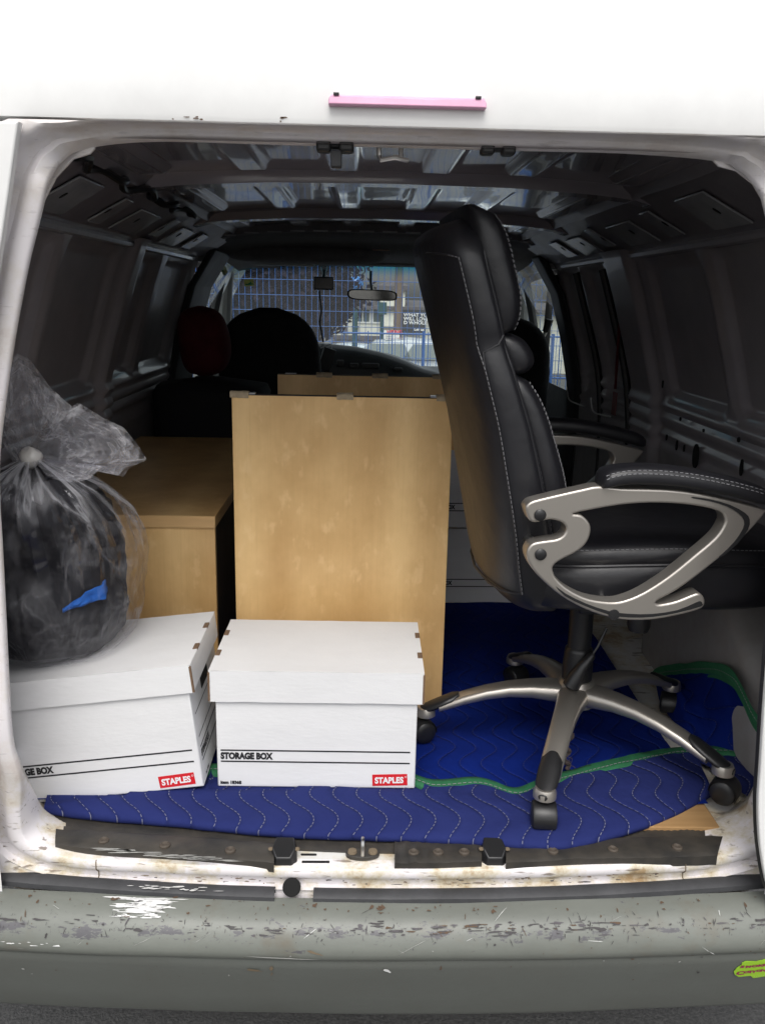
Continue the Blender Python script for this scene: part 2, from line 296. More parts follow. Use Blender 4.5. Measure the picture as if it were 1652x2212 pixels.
class MB:
    def __init__(s): s.v = []; s.f = []; s.m = []; s.uv = {}
    def add(s, vs, fs, mi=0):
        o = len(s.v); s.v += [tuple(v) for v in vs]; s.f += [tuple(i+o for i in f) for f in fs]; s.m += [mi]*len(fs); return o
    def box(s, c, d, M=None, mi=0):
        x, y, z = d[0]/2, d[1]/2, d[2]/2
        vs = [Vector((a*x, b*y, e*z)) for a in (-1, 1) for b in (-1, 1) for e in (-1, 1)]
        if M is not None: vs = [M @ v for v in vs]
        vs = [v+Vector(c) for v in vs]
        s.add(vs, [(0,1,3,2),(4,6,7,5),(0,4,5,1),(2,3,7,6),(0,2,6,4),(1,5,7,3)], mi); return s
    def loft(s, rings, closed=True, cap=True, mi=0, loop=False):
        n = len(rings[0]); vs = [p for r in rings for p in r]; fs = []
        nr = len(rings)
        for i in range(nr if loop else nr-1):
            a, b = i*n, ((i+1) % nr)*n
            for j in range(n if closed else n-1):
                k = (j+1) % n; fs.append((a+j, a+k, b+k, b+j))
        if cap and closed and not loop: fs += [tuple(range(n))[::-1], tuple(range((nr-1)*n, nr*n))]
        return s.add(vs, fs, mi)
    def tube(s, path, r, n=8, mi=0, flat=None):
        path = [Vector(p) for p in path]; rings = []; ref = None
        for i, p in enumerate(path):
            t = (path[min(i+1, len(path)-1)]-path[max(i-1, 0)]).normalized()
            if ref is None: ref = Vector((0, 0, 1)) if abs(t.z) < .9 else Vector((0, 1, 0))
            a = t.cross(ref).normalized(); b = a.cross(t).normalized(); ref = b
            rr = r[i] if isinstance(r, (list, tuple)) else r
            rings.append([p+(a*math.cos(2*math.pi*k/n)+b*math.sin(2*math.pi*k/n)*(flat or 1))*rr for k in range(n)])
        s.loft(rings, mi=mi); return s
    def lathe(s, prof, c=(0,0,0), n=24, M=None, mi=0):
        M = M or Matrix.Identity(3); c = Vector(c)
        s.loft([[c+M @ Vector((r*math.cos(2*math.pi*k/n), r*math.sin(2*math.pi*k/n), z)) for k in range(n)] for r, z in prof], mi=mi); return s
    def grid(s, rows, mi=0, uvf=None):
        o = s.loft(rows, closed=False, cap=False, mi=mi)
        if uvf:
            k = o
            for i, r in enumerate(rows):
                for j, p in enumerate(r): s.uv[k] = uvf(i, j, p); k += 1
        return s
    def mesh(s, me, M, mi=0):
        s.add([M @ v.co for v in me.vertices], [tuple(p.vertices) for p in me.polygons], mi); return s
    def build(s, name, mats, parent=None, loc=None, sm=True, ang=35, bevel=0, sub=0, local=False, solid=0):
        me = bpy.data.meshes.new(name)
        o = Vector(ORG.get(parent.name, (0,0,0))) if parent is not None else Vector((0,0,0))
        if local: o = Vector((0,0,0))
        l = Vector(loc) if loc is not None else Vector((0,0,0))
        off = l if parent is None else o
        me.from_pydata([Vector(v)-off for v in s.v], [], s.f); me.validate()
        for M in (mats if isinstance(mats, (list, tuple)) else [mats]): me.materials.append(M)
        if len(me.polygons) == len(s.m): me.polygons.foreach_set('material_index', s.m)
        if s.uv:
            uvl = me.uv_layers.new(name='UVMap')
            for lp in me.loops: uvl.data[lp.index].uv = s.uv.get(lp.vertex_index, (0, 0))
        bm = bmesh.new(); bm.from_mesh(me); bmesh.ops.recalc_face_normals(bm, faces=bm.faces); bm.to_mesh(me); bm.free()
        if sm:
            me.polygons.foreach_set('use_smooth', [True]*len(me.polygons)); me.set_sharp_from_angle(angle=R(ang))
        ob = bpy.data.objects.new(name, me); COL.objects.link(ob)
        if parent is not None: ob.parent = parent; ORG[ob.name] = o
        else: ob.location = l; ORG[ob.name] = l
        if bevel:
            b = ob.modifiers.new('bevel', 'BEVEL'); b.width = bevel; b.segments = 2; b.limit_method = 'ANGLE'; b.angle_limit = R(40); b.harden_normals = False
        if solid:
            b = ob.modifiers.new('solid', 'SOLIDIFY'); b.thickness = solid; b.offset = 0
        if sub:
            b = ob.modifiers.new('sub', 'SUBSURF'); b.levels = sub; b.render_levels = sub
        return ob
def build_each(mb, name, mats, parent, **kw):
    """one object for each separate piece collected in mb"""
    par = list(range(len(mb.v)))
    def find(a):
        while par[a] != a: par[a] = par[par[a]]; a = par[a]
        return a
    for f in mb.f:
        for i in f[1:]: par[find(i)] = find(f[0])
    groups = {}
    for f, mi in zip(mb.f, mb.m): groups.setdefault(find(f[0]), []).append((f, mi))
    out = []
    for fs in groups.values():
        idx = sorted({i for f, _ in fs for i in f}); mp = {i: k for k, i in enumerate(idx)}
        m2 = MB(); m2.v = [mb.v[i] for i in idx]; m2.f = [tuple(mp[i] for i in f) for f, _ in fs]; m2.m = [mi for _, mi in fs]
        out.append(m2.build(name, mats, parent, **kw))
    return out
def thing(name, label, cat, loc=(0,0,0), rz=0, group=None):
    o = bpy.data.objects.new(name, None); COL.objects.link(o); o.location = loc; o.rotation_euler = (0, 0, rz)
    o['label'] = label; o['category'] = cat
    if group: o['group'] = group
    ORG[o.name] = Vector(loc); return o
def tag(o, label, cat, group=None):
    o['label'] = label; o['category'] = cat
    if group: o['group'] = group
    return o
def boxpart(name, M, parent, lo, hi, bevel=.003, local=False, mi=None):
    c = [(a+b)/2 for a, b in zip(lo, hi)]; d = [b-a for a, b in zip(lo, hi)]
    return MB().box(c, d).build(name, M, parent, bevel=bevel, local=local)
def fill2d(splines, extrude=0, bevel=0, res=2):
    cu = bpy.data.curves.new('tmp', 'CURVE'); cu.dimensions = '2D'; cu.fill_mode = 'BOTH'; cu.extrude = extrude; cu.bevel_depth = bevel; cu.bevel_resolution = res
    if bevel: cu.offset = -bevel
    for pts in splines:
        sp = cu.splines.new('POLY'); sp.points.add(len(pts)-1); sp.use_cyclic_u = True
        for p, q in zip(sp.points, pts): p.co = (q[0], q[1], 0, 1)
    ob = bpy.data.objects.new('tmp', cu); me = bpy.data.meshes.new_from_object(ob)
    bpy.data.objects.remove(ob); bpy.data.curves.remove(cu); return me
def text2d(s, size, xs=1., off=0, align='LEFT', extrude=0):
    cu = bpy.data.curves.new('tmp', 'FONT'); cu.body = s; cu.size = size; cu.offset = off; cu.align_x = align; cu.extrude = extrude; cu.resolution_u = 3
    ob = bpy.data.objects.new('tmp', cu); me = bpy.data.meshes.new_from_object(ob)
    bpy.data.objects.remove(ob); bpy.data.curves.remove(cu)
    for v in me.vertices: v.co.x *= xs
    return me
def frame_mat(o, ux, uy, uz=None):
    ux = Vector(ux).normalized(); uy = Vector(uy).normalized(); uz = Vector(uz) if uz is not None else ux.cross(uy)
    M = Matrix((ux, uy, uz)).transposed().to_4x4(); M.translation = Vector(o); return M
def bow(x): return .09*x*x
def srect(cx, cy, z, hx, hy, e=4., n=36):
    out = []
    for k in range(n):
        a = 2*math.pi*k/n; c, s = math.cos(a), math.sin(a)
        out.append(Vector((cx+hx*math.copysign(abs(c)**(2/e), c), cy+hy*math.copysign(abs(s)**(2/e), s), z)))
    return out
def stitches(mb, path, dash=.0055, gap=.0038, r=.0008, mi=0):
    path = [Vector(p) for p in path]; pos = 0; on = True; left = dash; cur = path[0]; i = 1
    while i < len(path):
        seg = path[i]-cur; l = seg.length
        if l < 1e-7: i += 1; continue
        st = min(left, l); nx = cur+seg*(st/l)
        if on: mb.tube([cur, nx], r, n=4, mi=mi)
        left -= st; cur = nx
        if left < 1e-7: on = not on; left = dash if on else gap
        if st >= l-1e-9: i += 1

# ------------------------------------------------------------------ ground
def ground_z(y): return 0 if y < 6.5 else -.05*(min(y, 60)-6.5)
mb = MB(); ys = [-400, -60, -15, -6, -3, -1, 0, 2, 4, 6.5, 9, 14, 22, 35, 60, 120, 400, 900]
mb.grid([[Vector((x, y, ground_z(y))) for x in (-700, -80, -12, -4, -1.5, 0, 1.5, 4, 12, 80, 700)] for y in ys])
g = mb.build('ground', ASPH); g['kind'] = 'structure'

# ------------------------------------------------------------------ the van
van = thing('cargo_van', 'old white cargo van with its rear doors open onto a loaded cargo bay', 'van', (0, 0, 0))
WPROF = [(.60, .93), (.80, .94), (1.0, .95), (1.2, .945), (1.38, .925), (1.52, .885), (1.70, .83), (1.82, .785), (1.86, .73), (1.90, .62)]
def Wz(z): return interp(WPROF, z)
CPROF = [(0, 1.962), (.3, 1.959), (.5, 1.949), (.60, 1.940), (.70, 1.915)]
def Cz(x): return interp(CPROF, abs(x))

# rear opening surround: one profile swept round the opening
edgeL = [(175, 308), (128, 336), (104, 380), (92, 430), (80, 480), (64, 545), (45, 640), (27, 745), (8, 880), (-2, 980), (-2, 1080), (4, 1180), (11, 1320), (19, 1480), (27, 1610), (40, 1690)]
edgeR = [(1560, 336), (1610, 356), (1640, 392), (1652, 431), (1662, 480), (1682, 600), (1702, 800), (1712, 1000), (1712, 1150), (1705, 1300), (1692, 1450), (1675, 1620), (1660, 1690)]
EY = .006
L3 = [at(*p, y=EY) for p in edgeL]+[at(62, 1742, y=.07), at(90, 1778, y=.10)]; R3 = [at(*p, y=EY) for p in edgeR]+[at(1640, 1742, y=.07), at(1612, 1780, y=.10)]
loop2 = [Vector((x, 1.890, 0)) for x in (0, -.2, -.38)]+[Vector((p.x, p.z, 0)) for p in L3]+[Vector((x, .655, 0)) for x in (-.58, -.42, -.2, 0, .2, .42, .58)]+[Vector((p.x, p.z, 0)) for p in R3[::-1]]+[Vector((x, 1.890, 0)) for x in (.34, .2)]
loop2 = catmull(loop2, 6, True)
sec = [(.075, .13), (.030, .06), (0, .012), (.0015, .003), (.005, .0), (.024, -.001), (.034, .006), (.042, .013), (.056, .013), (.061, .0), (.066, -.016), (.078, -.022), (.12, -.02)]
rings = []
n = len(loop2)
for i, p in enumerate(loop2):
    t = (loop2[(i+1) % n]-loop2[i-1]).normalized(); nrm = Vector((t.y, -t.x, 0))
    if nrm.dot(p-Vector((0, 1.27, 0))) < 0: nrm = -nrm
    up = max(0, nrm.y); dn = max(0, -nrm.y); sc = 1-.72*up**1.5
    wb = smooth01(.95, .68, p.y)
    tp = up**1.5; din = .08*smooth01(.84, .68, p.y)
    rings.append([Vector((p.x+nrm.x*o*sc, (y*(1-tp)+(.055-.075*(o/.07)-.010*math.sin(o/.07*math.pi*2.2))*tp if o < .07 and y < .1 else y)+bow(p.x)*wb, p.y+nrm.y*o*sc*(1-.25*dn))) for o, y in sec])
    for k_ in range(3): rings[-1][k_].y += din
    for k_ in (10, 11, 12): rings[-1][k_].y += dn*.024
    for v in rings[-1]:
        if v.y < .03: v.z = min(v.z, 1.9045)
MBf = MB(); MBf.loft(rings, closed=False, cap=False, loop=True)
fr = MBf.build('door_frame', FRAME, van, ang=50)
for gpts in ([(206, 296), (206, 322), (196, 333), (160, 344), (122, 385), (98, 432), (84, 480), (60, 480), (70, 400), (100, 330), (140, 298)], [(1534, 318), (1537, 346), (1550, 360), (1588, 370), (1624, 398), (1645, 433), (1660, 484), (1690, 484), (1680, 400), (1640, 345), (1600, 318)]):
    vs = [at(*p, y=.055) for p in gpts]; mb = MB(); me = fill2d([[(v.x, v.z) for v in vs]], .002, .0012); mb.mesh(me, frame_mat((0, .055, 0), (1, 0, 0), (0, 0, 1))); mb.build('corner_gusset', FRAME, fr, ang=40)
# weatherstrip channel line and panel seams
for sx in (-.545, .545):
    rg0 = min((r for r in rings if r[5].z < .70), key=lambda r: abs(r[5].x-sx)); mb = MB(); mb.tube([v+Vector((0, -.0006, 0)) for v in rg0[3:10]], .0011, n=5); mb.build('panel_seam', DIRT, fr)
# white header panel over the opening, with its lip
rows = []
for y, z in ((.055, 1.897), (.03, 1.9035), (-.012, 1.9055), (-.020, 1.908), (-.0215, 1.915), (-.02, 1.96), (-.012, 2.03), (.0, 2.075), (.03, 2.105), (.09, 2.125), (.4, 2.14)):
    rows.append([Vector((x, y, z)) for x in [k*.05-1.0 for k in range(41)]])
hp = MB().grid(rows).build('rear_header', WHITE, van, ang=60)
mb = MB(); rh = random.Random(4)
for k in range(8):
    x = rh.uniform(-.34, -.16); c = Vector((x, -.0222, rh.uniform(1.909, 1.9155))); w_ = rh.uniform(.001, .007)
    mb.add([c+Vector((w_*(.6+.5*rh.random())*math.cos(t), 0, .0012*(.5+.7*rh.random())*math.sin(t))) for t in [j*math.pi/4 for j in range(8)]], [tuple(range(8))])
o = mb.build('lip_chips', STAIN, hp, sm=False); o['kind'] = 'stuff'
# high brake light
mb = MB(); a, b_ = at(710, 232, y=-.03), at(1044, 237, y=-.03)
zt, zb = 1.946, 1.9315
rr = []
for x, h in ((-.114, .55), (-.111, 1), (.109, 1), (.112, .6)):
    rr.append([Vector((x, y, zb+(zt-zb)*f*h)) for y, f in ((-.016, 0), (-.034, .02), (-.036, .1), (-.034, .8), (-.030, 1), (-.016, 1.05))])
mb.loft(rr); bl = mb.build('brake_light', LENS, van, bevel=.001)
mb = MB(); [mb.box((x, -.031, 1.946), (.008, .01, .003)) for x in (-.103, .1)]; build_each(mb, 'lens_clip', PLASTIC, bl)
# inner header beam above the opening, behind the flange
rows = []
for y, dz in ((.03, -.005), (.05, .000), (.06, .012), (.13, .018), (.19, .030), (.215, .050), (.22, .066)):
    rows.append([Vector((x, y, min(1.895+dz, Cz(x)+.01))) for x in [k*.02-.70 for k in range(71)]])
hb = MB().grid(rows).build('header_beam', HDRIN, van, ang=50)
# latch catches on the beam
def catch(px, py, w):
    c = at(px, py, y=.05); mb = MB()
    for k in (-1, 1): mb.box(c+Vector((k*w*.62, 0, .004)), (w*.8, .03, .020))
    mb.box(c+Vector((0, 0, .004)), (w*1.6, .02, .01)); return build_each(mb, 'latch_catch', PLASTIC, hb, bevel=.004), c
o_, c = catch(724, 321, .028)
MB().box(c+Vector((.002, -.004, -.016)), (.017, .02, .024)).build('latch_bracket', RUBGREY, hb, bevel=.002)
catch(1074, 327, .026)
mb = MB(); p = at(845, 316, y=.06)
mb.tube([p+Vector((-.019, 0, .008)), p+Vector((-.019, 0, -.014)), p+Vector((-.016, -.004, -.021)), p+Vector((.006, -.008, -.017)), p+Vector((.023, -.006, -.021)), p+Vector((.026, -.004, -.020))], .0036, n=8)
mb.tube([p+Vector((.015, 0, .008)), p+Vector((.015, -.004, -.018))], .0036, n=8)
mb.build('striker_loop', STEEL, hb)
MB().box(p+Vector((0, .004, .010)), (.055, .03, .010)).build('striker_plate', PLASTIC, hb, bevel=.003)

# ---- ceiling skin with pressed ribs
RIBX = (-.55, -.32, -.11, .105, .305, .55)
def ceil_pt(x, y):
    z = Cz(x); seg = None
    for a, b in ((.24, .80), (.99, 1.68), (1.97, 2.42)):
        if a-.03 <= y <= b+.03: seg = smooth01(a, a+.03, y)*smooth01(b, b-.03, y)
    if seg:
        for rx in RIBX:
            d = abs(x-rx); z -= .013*seg*smooth01(.043, .031, d)
    return Vector((x, y, z+.0012*noise.noise(Vector((x*5, y*4, 3)))))
xs = [k*.0085-.70 for k in range(166)]; ys = [.05+k*.018 for k in range(146)]
ce = MB().grid([[ceil_pt(x, y) for x in xs] for y in ys]).build('ceiling', CEIL, van, ang=60)
# roof bows
for yc, w, dp in ((.895, .095, .026), (1.82, .10, .030), (2.43, .10, .03)):
    secb = [(-w/2-.012, .004), (-w/2, -.004), (-w/2+.012, -dp), (w/2-.012, -dp), (w/2, -.004), (w/2+.012, .004)]
    rings = []
    for k in range(61):
        x = -.70+k*1.4/60; rings.append([Vector((x, yc+a+.012*(x/.6)**2, Cz(x)-.001+b)) for a, b in secb])
    MB_ = MB(); MB_.loft(rings, closed=False, cap=False); MB_.build('roof_bow', CEIL if yc < 2 else LINER, van, ang=30)
mb = MB()
for k in range(14):
    x = -.62+k*.095; mb.box((x, 2.43-.055+.012*(x/.6)**2, Cz(x)-.030), (.06, .004, .006))
build_each(mb, 'bow_weld_edge', PATCH, van)

# ---- side walls: pressed steel with blank window panels
def sdrr(y, z, y0, y1, z0, z1, r):
    dy = abs(y-(y0+y1)/2)-(y1-y0)/2+r; dz = abs(z-(z0+z1)/2)-(z1-z0)/2+r
    return math.hypot(max(dy, 0), max(dz, 0))+min(max(dy, dz), 0)-r
def wall(sgn, panels, pillars, yend, ledges):
    ys = [.045+k*.0105 for k in range(int((yend-.045)/.0105)+1)]; zs = [.60+k*.0115 for k in range(108)]
    rows = []
    for y in ys:
        row = []
        for z in zs:
            w = Wz(z); d = 0
            for (a, b, z0, z1) in panels:
                s = sdrr(y, z, a, b, z0, z1, .035)
                d += .024*(1-smooth01(-.012, .006, s))+.008*(1-smooth01(.018, .03, s))
            for (a, b) in pillars: d -= .030*smooth01(a, a+.03, y)*smooth01(b, b-.03, y)
            for zl in ledges: d -= .012*smooth01(.022, .004, abs(z-zl))
            d -= .016*smooth01(1.25, 1.20, z)
            row.append(Vector((sgn*(w+d), y, z)))
        rows.append(row)
    mb = MB(); nz = len(zs)
    mb.grid(rows)
    mb.m = [(1 if zs[i % (nz-1)] < 1.19 else 0) for i in range(len(mb.f))]
    return mb.build('side_wall', [INNER, LOWER], van, ang=60)
wl = wall(-1, [(-.2, .84, 1.385, 1.795), (.935, 1.415, 1.385, 1.79), (1.63, 1.92, 1.385, 1.79), (2.05, 2.50, 1.385, 1.785)], [(1.45, 1.59)], 2.62, (1.355, 1.31, 1.265))
wr = wall(1, [(-.2, .865, 1.39, 1.80), (.95, 1.40, 1.385, 1.79), (1.86, 2.16, 1.30, 1.80), (2.23, 2.55, 1.28, 1.80)], [(1.46, 1.74)], 2.62, (1.345, 1.30, 1.25))
# dark slots and holes punched in the walls
def hole(mb, p, ry, rz, sgn, tilt=0):
    vs = [Vector((p[0]-sgn*.0, p[1]+ry*math.cos(t)-tilt*rz*math.sin(t), p[2]+rz*math.sin(t))) for t in [2*math.pi*k/14 for k in range(14)]]
    vs2 = [v+Vector((sgn*-.004, 0, 0)) for v in vs]
    mb.loft([vs, vs2])
mb = MB()
for px, py, ry, rz in ((1503, 985, .022, .036), (1462, 962, .006, .016), (1478, 968, .004, .011), (1602, 1010, .008, .022), (1596, 950, .006, .007), (1470, 905, .005, .006), (1440, 945, .005, .01), (1520, 930, .005, .005), (1432, 830, .004, .012), (1425, 1030, .005, .01)):
    z = 1.1
    for _ in range(6):
        p = at(px, py, x=Wz(z)-.018); z = p.z
    hole(mb, p, ry, rz, 1)
build_each(mb, 'wall_hole', BLACKHOLE, wr)
# sloping rails between wall and ceiling
for sgn in (-1, 1):
    rows = []
    for k in range(60):
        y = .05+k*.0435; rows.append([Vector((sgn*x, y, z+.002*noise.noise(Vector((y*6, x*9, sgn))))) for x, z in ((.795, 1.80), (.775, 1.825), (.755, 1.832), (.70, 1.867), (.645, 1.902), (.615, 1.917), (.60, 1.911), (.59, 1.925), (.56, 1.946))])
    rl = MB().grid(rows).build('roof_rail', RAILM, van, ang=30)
    def rail(y, t): return Vector((sgn*(.755-.115*t), y, 1.832+.070*t))
    inw = Vector((-sgn*.48, 0, -.88))
    for (y0, y1, t0, t1) in ((.50, .70, .05, .95), (.88, .98, .1, .9), (1.08, 1.34, .05, .8), (1.46, 1.56, .2, .9), (1.66, 1.90, .05, .75), (2.0, 2.16, .1, .8)):
        mb = MB(); vs = [rail(y0, t0), rail(y1, t0), rail(y1, t1), rail(y0+.03, t1)]
        mb.loft([[v+inw*.001 for v in vs], [v+inw*.006 for v in vs]])
        pt = mb.build('rail_cover', PATCH, rl, bevel=.002)
        c = rail((y0+y1)/2-.03, .5); mb = MB(); mb.loft([[c+inw*h+Vector((0, .005*math.cos(t), 0))+Vector((sgn*-.6, 0, .33))*(.016*math.sin(t)) for t in [k*math.pi/6 for k in range(12)]] for h in (.006, .0078)])
        mb.build('rail_slot', BLACKHOLE, rl)
    # corner plate with holes behind the door pillar
    def cp(y, z): return Vector((sgn*(Wz(z)-.022), y, z))
    mb = MB()
    for (y, z, a, b) in ((.20, 1.79, .018, .026), (.25, 1.80, .011, .034), (.285, 1.785, .009, .014)): hole(mb, cp(y, z), a, b, sgn)
    build_each(mb, 'wall_hole', BLACKHOLE, wl if sgn < 0 else wr)
# wiring loom along the left rail
pth = [Vector((-.60-.02*math.sin(k*1.3), .17+k*.055, 1.905+.008*math.sin(k*2.1))) for k in range(26)]
mb = MB(); pp = catmull(pth, 5)
mb.tube(pp, [.008+.004*abs(noise.noise(p*14)) for p in pp], n=7); mb.build('wiring_loom', PLASTIC, van)
# upper wall bead
for sgn in (-1, 1):
    mb = MB(); mb.loft([[Vector((sgn*(Wz(1.815)-a), y, 1.815+b)) for a, b in ((-.01, .012), (.010, .010), (.014, 0), (.010, -.010), (-.01, -.014))] for y in [.05+k*.1 for k in range(25)]])
    mb.build('drip_bead', PATCH if sgn < 0 else INNER, van)
# side cargo door details on the right: dark seals between the leaves
mb = MB()
for y in (1.80, 2.195, 2.60):
    mb.tube(catmull([Vector((Wz(z)-.012, y+.02*math.sin((z-1)*3), z)) for z in (.75, 1.0, 1.2, 1.4, 1.6, 1.78)], 5), .014, n=8)
build_each(mb, 'door_seal', PLASTIC, van)
mb = MB()
for a, b in (((1228, 862), (1262, 878)), ((1280, 888), (1318, 900))):
    p, q = at(*a, x=.905), at(*b, x=.905); mb.tube(catmull([p+Vector((0, .05, .05)), p, (p+q)/2+Vector((0, 0, -.004)), q], 4), .0035, n=6)
build_each(mb, 'seal_highlight', WHITE, van)  # white tubes stand in for highlights along the door seals
MB().box(at(1240, 575, x=.845), (.004, .07, .04), Matrix.Rotation(R(-12), 3, 'Y')).build('door_label', PATCH, van)

# ---- wheel housings
for sgn in (-1, 1):
    rows = []
    for k in range(49):
        a = R(-8+k*(196/48)); row = []
        rr = .36-.006*(.5+.5*math.cos(k*math.pi/2.6))*(1 if 6 < k < 42 else 0)
        for x, f in ((.95, 1), (.84, 1), (.81, .985), (.79, .95), (.784, .90), (.78, .60), (.78, .2)):
            row.append(Vector((sgn*x, (.66-rr*f*math.cos(a)*1.12), .66+rr*f*max(-.05, math.sin(a))*1.06)))
        rows.append(row)
    MB().grid(rows).build('wheel_housing', WELL, van, ang=45)
# ---- floor
mb = MB(); mb.grid([[Vector((x, y+(bow(x) if y < .2 else 0), .655)) for x in [k*.1-.95 for k in range(20)]] for y in (.028, .10, .2, .5, 1, 2, 2.8, 4.3)])
fl = mb.build('floor', RUSTW, van)
mb = MB(); p = at(1380, 1790, z=.66); q = at(1530, 1778, z=.66)
yb = .103
mb.box(((.0+.655)/2, (.115+.9)/2, .6625), (.655, .785, .013)); pw = mb.build('plywood_sheet', PLY, fl, bevel=.002)

rnd0 = random.Random(21)
# ---- threshold: rubber mat, scuff plates, strikers
def strip(name, M, top, bot, z, th, n=60, wave=0, parent=None, ribs=0):
    T = catmull([at(*p, z=z) for p in top], n//(len(top)-1)); B = catmull([at(*p, z=z) for p in bot], n//(len(bot)-1))
    k = min(len(T), len(B)); rows = []
    for f, h in ((0, -.012), (0, th*.7), (.12, th), (.5, th*1.05), (.85, th), (1, th*.5), (1, -.016)):
        rows.append([T[i].lerp(B[i], f)+Vector((0, 0, h+wave*math.sin(i*.45+f)*noise.noise(Vector((i*.13, f, z))) + (ribs*(i % 2) if .1 < f < .6 else 0))) for i in range(k)])
    return MB().grid(rows).build(name, M, parent, ang=40)
mat_ = strip('threshold_mat', RUBBER, [(92, 1758), (400, 1765), (800, 1790), (1200, 1795), (1590, 1772)], [(94, 1805), (400, 1822), (800, 1842), (1200, 1838), (1582, 1812)], .657, .004, 240, .002, van, ribs=.0016)
for top, bot in (([(122, 1795), (240, 1802), (420, 1812), (592, 1826)], [(120, 1828), (260, 1842), (430, 1853), (592, 1868)]),
                 ([(852, 1822), (930, 1824), (1040, 1823)], [(852, 1868), (930, 1868), (1040, 1864)]),
                 ([(1092, 1822), (1250, 1816), (1420, 1812), (1560, 1810)], [(1092, 1868), (1250, 1860), (1420, 1856), (1548, 1852)])):
    sp = strip('scuff_plate', RUBBER, top, bot, .662, .007, 48, .004, van)
    mb = MB()
    for f in (.22, .5, .8):
        a = Vector((*top[0], 0)).lerp(Vector((*top[-1], 0)), f); b = Vector((*bot[0], 0)).lerp(Vector((*bot[-1], 0)), f); c = at((a.x+b.x)/2, (a.y+b.y)/2-4, z=.671)
        mb.lathe([(.010, -.003), (.010, .001), (.007, .003), (.004, .0005), (.001, 0)], c, 14)
    build_each(mb, 'rivet', RIVET, sp)
mb = MB()
for k in range(40):
    px = rnd0.uniform(215, 500); py = interp([(215, 1836), (350, 1850), (500, 1860)], px)+rnd0.uniform(-6, 3); c = at(px, py, z=.6705+.0005)
    mb.add([c+Vector((rnd0.uniform(.008, .03)*math.cos(t)*(.6+.5*rnd0.random()), .0012*math.sin(t), .0006)) for t in [j*math.pi/4 for j in range(8)]], [tuple(range(8))])
o = mb.build('paint_smear', SCRG, van, sm=False); o['kind'] = 'stuff'
for px in (614, 1066):
    c = at(px, 1838, z=.668); mb = MB(); w = .022
    mb.loft([[c+Vector((x*w, y, z)) for x, y, z in ((-1, .026, -.01), (-1.15, -.012, -.014), (-.8, -.026, -.03), (.8, -.026, -.03), (1.15, -.012, -.014), (1, .026, -.01))],
             [c+Vector((x*w, y, z)) for x, y, z in ((-.75, .022, .014), (-.95, -.006, .012), (-.6, -.022, .0), (.6, -.022, .0), (.95, -.006, .012), (.75, .022, .014))]])
    bb = mb.build('door_bumper_block', PLASTIC, van, bevel=.002)
    mb = MB(); [mb.lathe([(.005, 0), (.005, .002), (.002, .003)], c+Vector((s*.024, -.004, .006)), 10) for s in (-1, 1)]; build_each(mb, 'screw', DIRT, bb)
c = at(783, 1845, z=.660); mb = MB()
mb.loft([[c+Vector((.030*math.cos(t)*1.05, .015*math.sin(t), h)) for t in [k*math.pi/8 for k in range(16)]] for h in (-.004, .004)])
sb = mb.build('striker_base', RUBBER, van, bevel=.001)
mb = MB(); mb.tube(catmull([c+Vector((0, -.010, .0)), c+Vector((0, -.011, .022)), c+Vector((0, -.004, .031)), c+Vector((0, .006, .029)), c+Vector((0, .010, .015)), c+Vector((0, .010, .0))], 5), .0038, n=8); mb.build('striker_loop', STEEL, sb)
mb = MB(); [mb.lathe([(.009, .004), (.008, .008), (.003, .0085)], c+Vector((s*.019, 0, 0)), 12) for s in (-1, 1)]; build_each(mb, 'screw', DIRT, sb)
# slot, round drain hole and dirt on the sill
mb = MB()
c = at(630, 1917, y=-.006); mb.lathe([(.0165, -.004), (.0165, .0015), (.001, .0015)], c, 22, Matrix.Rotation(R(68), 3, 'X')); mb.build('drain_hole', BLACKHOLE, fr)
mb = MB(); c = at(682, 1864, z=.652); mb.box(c, (.052, .008, .006)); c2 = at(667, 1846, z=.6565); mb.box(c2, (.03, .004, .004)); build_each(mb, 'sill_slot', BLACKHOLE, fr, bevel=.002)
# rounded wheel arch corners of sill: dirt streaks in the corner
# ---- bumper
BP = [(-.012, .603), (-.030, .602), (-.050, .597), (-.066, .587), (-.078, .572), (-.0840, .557), (-.0858, .546), (-.0838, .536), (-.0785, .528), (-.0735, .5235), (-.0725, .5190), (-.0725, .513), (-.069, .500), (-.056, .465), (-.034, .410), (-.010, .352), (-.004, .343), (.004, .338), (.03, .335)]
bl_ = [0]
for (a, b), (c, d) in zip(BP, BP[1:]): bl_.append(bl_[-1]+math.hypot(c-a, d-b))
def bpt(x, s, off=0):
    s = max(0, min(bl_[-1]-1e-6, s))
    for i in range(len(BP)-1):
        if s <= bl_[i+1]:
            f = (s-bl_[i])/(bl_[i+1]-bl_[i]); y = BP[i][0]+(BP[i+1][0]-BP[i][0])*f; z = BP[i][1]+(BP[i+1][1]-BP[i][1])*f
            ty, tz = BP[i+1][0]-BP[i][0], BP[i+1][1]-BP[i][1]; l = math.hypot(ty, tz); ny, nz = tz/l, -ty/l
            if ny > 0 and nz < .2: ny, nz = -abs(ny), nz
            return Vector((x, y+ny*off+bow(x)*.55, z+abs(nz)*off*(1 if ty < 0 else -1)))
xs = [k*.03-1.02 for k in range(69)]
rows = [[bpt(x, bl_[i])+Vector((0, .0015*noise.noise(Vector((x*4, i*.4, 0))), .0015*noise.noise(Vector((x*5, i*.4, 9))))) for x in xs] for i in range(len(BP))]
